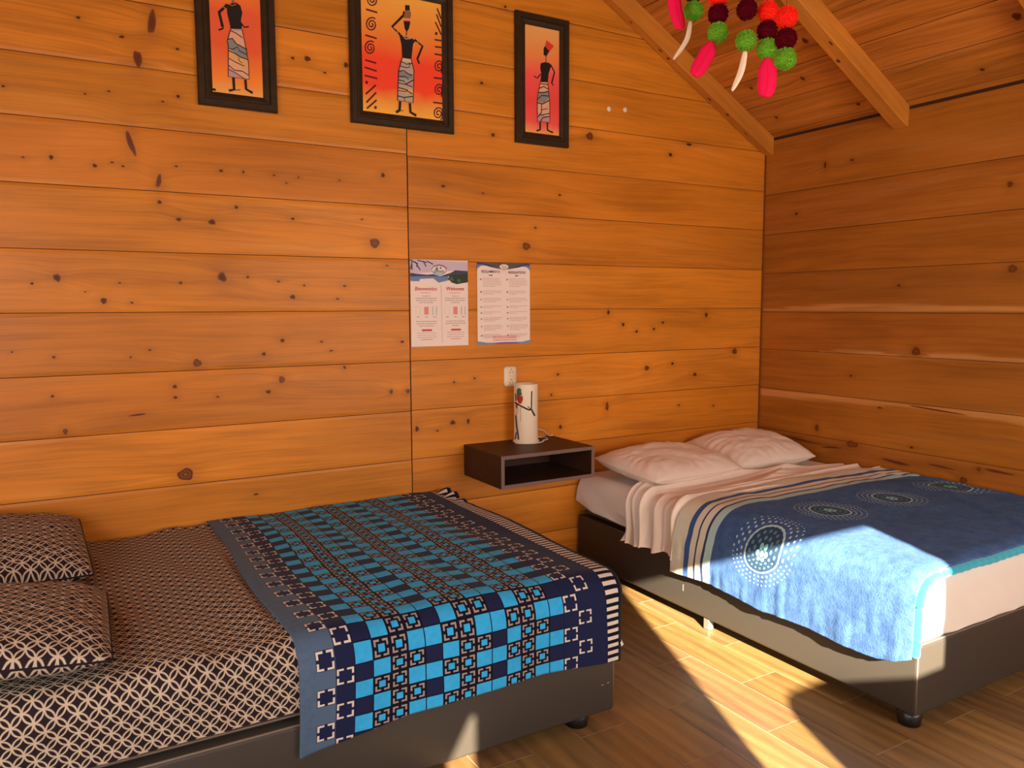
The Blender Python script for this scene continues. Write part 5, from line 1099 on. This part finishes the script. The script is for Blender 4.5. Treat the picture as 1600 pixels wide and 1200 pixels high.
# ---------------------------------------------------------------- feathered pom-pom mobile
MX, MY = -2.445, -2.12
root = empty('pompom_mobile', (MX, MY, 2.30)); tag(root, 'hanging mobile with strings of red, maroon and green pompoms ending in feathers', 'hanging mobile')
bm = bmesh.new(); HZ = 2.30
tube(bm, [(MX+.14*math.cos(a), MY+.14*math.sin(a), HZ) for a in [i/32*2*math.pi for i in range(32)]], .005, 8, True)
bmobj('hoop', bm, M_THREAD, root, True)
bm = bmesh.new(); topz = ceil_z(MX)-.17
for k in range(3):
    a = k*2*math.pi/3; tube(bm, [(MX+.14*math.cos(a), MY+.14*math.sin(a), HZ), (MX, MY, HZ+.25)], .001, 5)
tube(bm, [(MX, MY, HZ+.25), (MX, MY, ceil_z(MX))], .0012, 5)
bmobj('hanging_cord', bm, M_THREAD, root)
def pom(c, loc, r, seed):
    rng = random.Random(seed); mb = MB(); V_ = []; F = []
    # fuzzy ball: dense cluster of short yarn spikes over a core
    n = 520
    bm = bmesh.new(); bmesh.ops.create_icosphere(bm, subdivisions=3, radius=r*.86)
    for v in bm.verts: v.co *= 1+.05*mnoise.noise(v.co*120+Vector((seed, 0, 0)))
    for k in range(n):
        z = 1-2*(k+.5)/n; a = k*2.39996; q = math.sqrt(1-z*z); d_ = Vector((q*math.cos(a), q*math.sin(a), z))
        d_ = (d_+Vector((rng.uniform(-.12, .12), rng.uniform(-.12, .12), rng.uniform(-.12, .12)))).normalized()
        s = d_.orthogonal().normalized(); u_ = d_.cross(s); L = r*rng.uniform(.95, 1.08); w = r*.055
        base = d_*r*.80; tip = d_*L
        vs = [bm.verts.new(base+(s*math.cos(t_)+u_*math.sin(t_))*w) for t_ in (0, 2.09, 4.19)]; tv = [bm.verts.new(tip+(s*math.cos(t_)+u_*math.sin(t_))*w*.75) for t_ in (0, 2.09, 4.19)]
        for i in range(3): bm.faces.new((vs[i], vs[(i+1) % 3], tv[(i+1) % 3], tv[i]))
        bm.faces.new(tv)
    bmesh.ops.translate(bm, vec=loc, verts=bm.verts)
    return bmobj('pompom', bm, M_POM[c], root)
def feather(c, pts, w):
    p = catmull(pts, 10); n = len(p); W_ = []
    bm = bmesh.new(); side = Vector((math.cos(yaw), -math.sin(yaw), 0)); rows = []
    for i, q in enumerate(p):
        s = i/(n-1); ww = w*(min(1, s*2.6+.22))*(1-max(0, (s-.62)/.38)**2.2)**.5+.0008 if s < 1 else 0.0008
        if c == 'wh': ww = w*.55*math.sin(math.pi*min(1, .12+s*.88))**.6+.0006
        d_ = (p[min(n-1, i+1)]-p[max(0, i-1)]).normalized(); sd_ = side-d_*side.dot(d_); sd_.normalize()
        nn = sd_.cross(d_)
        rows.append([bm.verts.new(q+sd_*ww*t_+nn*(.004*t_*t_*(w/.015))+nn*.0006*math.sin(i*2.1+t_*5)) for t_ in (-1, -.6, -.2, .2, .6, 1)])
    for i in range(n-1):
        for k in range(5): bm.faces.new((rows[i][k], rows[i][k+1], rows[i+1][k+1], rows[i+1][k]))
    tube(bm, [tuple(q) for q in p], .0009, 5)
    o = bmobj('feather', bm, M_FEATH[c], root, True)
    md = o.modifiers.new('thickness', 'SOLIDIFY'); md.thickness = .0006
    return o
for i, ((sx, sy), poms, fe) in enumerate(ST):
    zl = min([z for _, z in poms]) if poms else fe[1][0][2]
    dv = Vector((sx-MX, sy-MY)); dv = dv.normalized()*.14 if dv.length > .14 else dv
    bm = bmesh.new(); tube(bm, [(MX+dv.x, MY+dv.y, HZ), (sx, sy, zl)], .001, 5); bmobj('thread', bm, M_THREAD, root)
    extra = []
    if i == 1: extra = [('rd', poms[0][1]+.043)]
    if i == 3: extra = [('rd', poms[0][1]+.044)]
    if i == 0: extra = [('gr', fe[1][0][2]+.030), ('mr', fe[1][0][2]+.072)]
    for j, (c, z) in enumerate(poms+extra): pom(c, (sx, sy, z), .0225, 100+i*10+j)
    if fe: feather(fe[0], fe[1], fe[2])
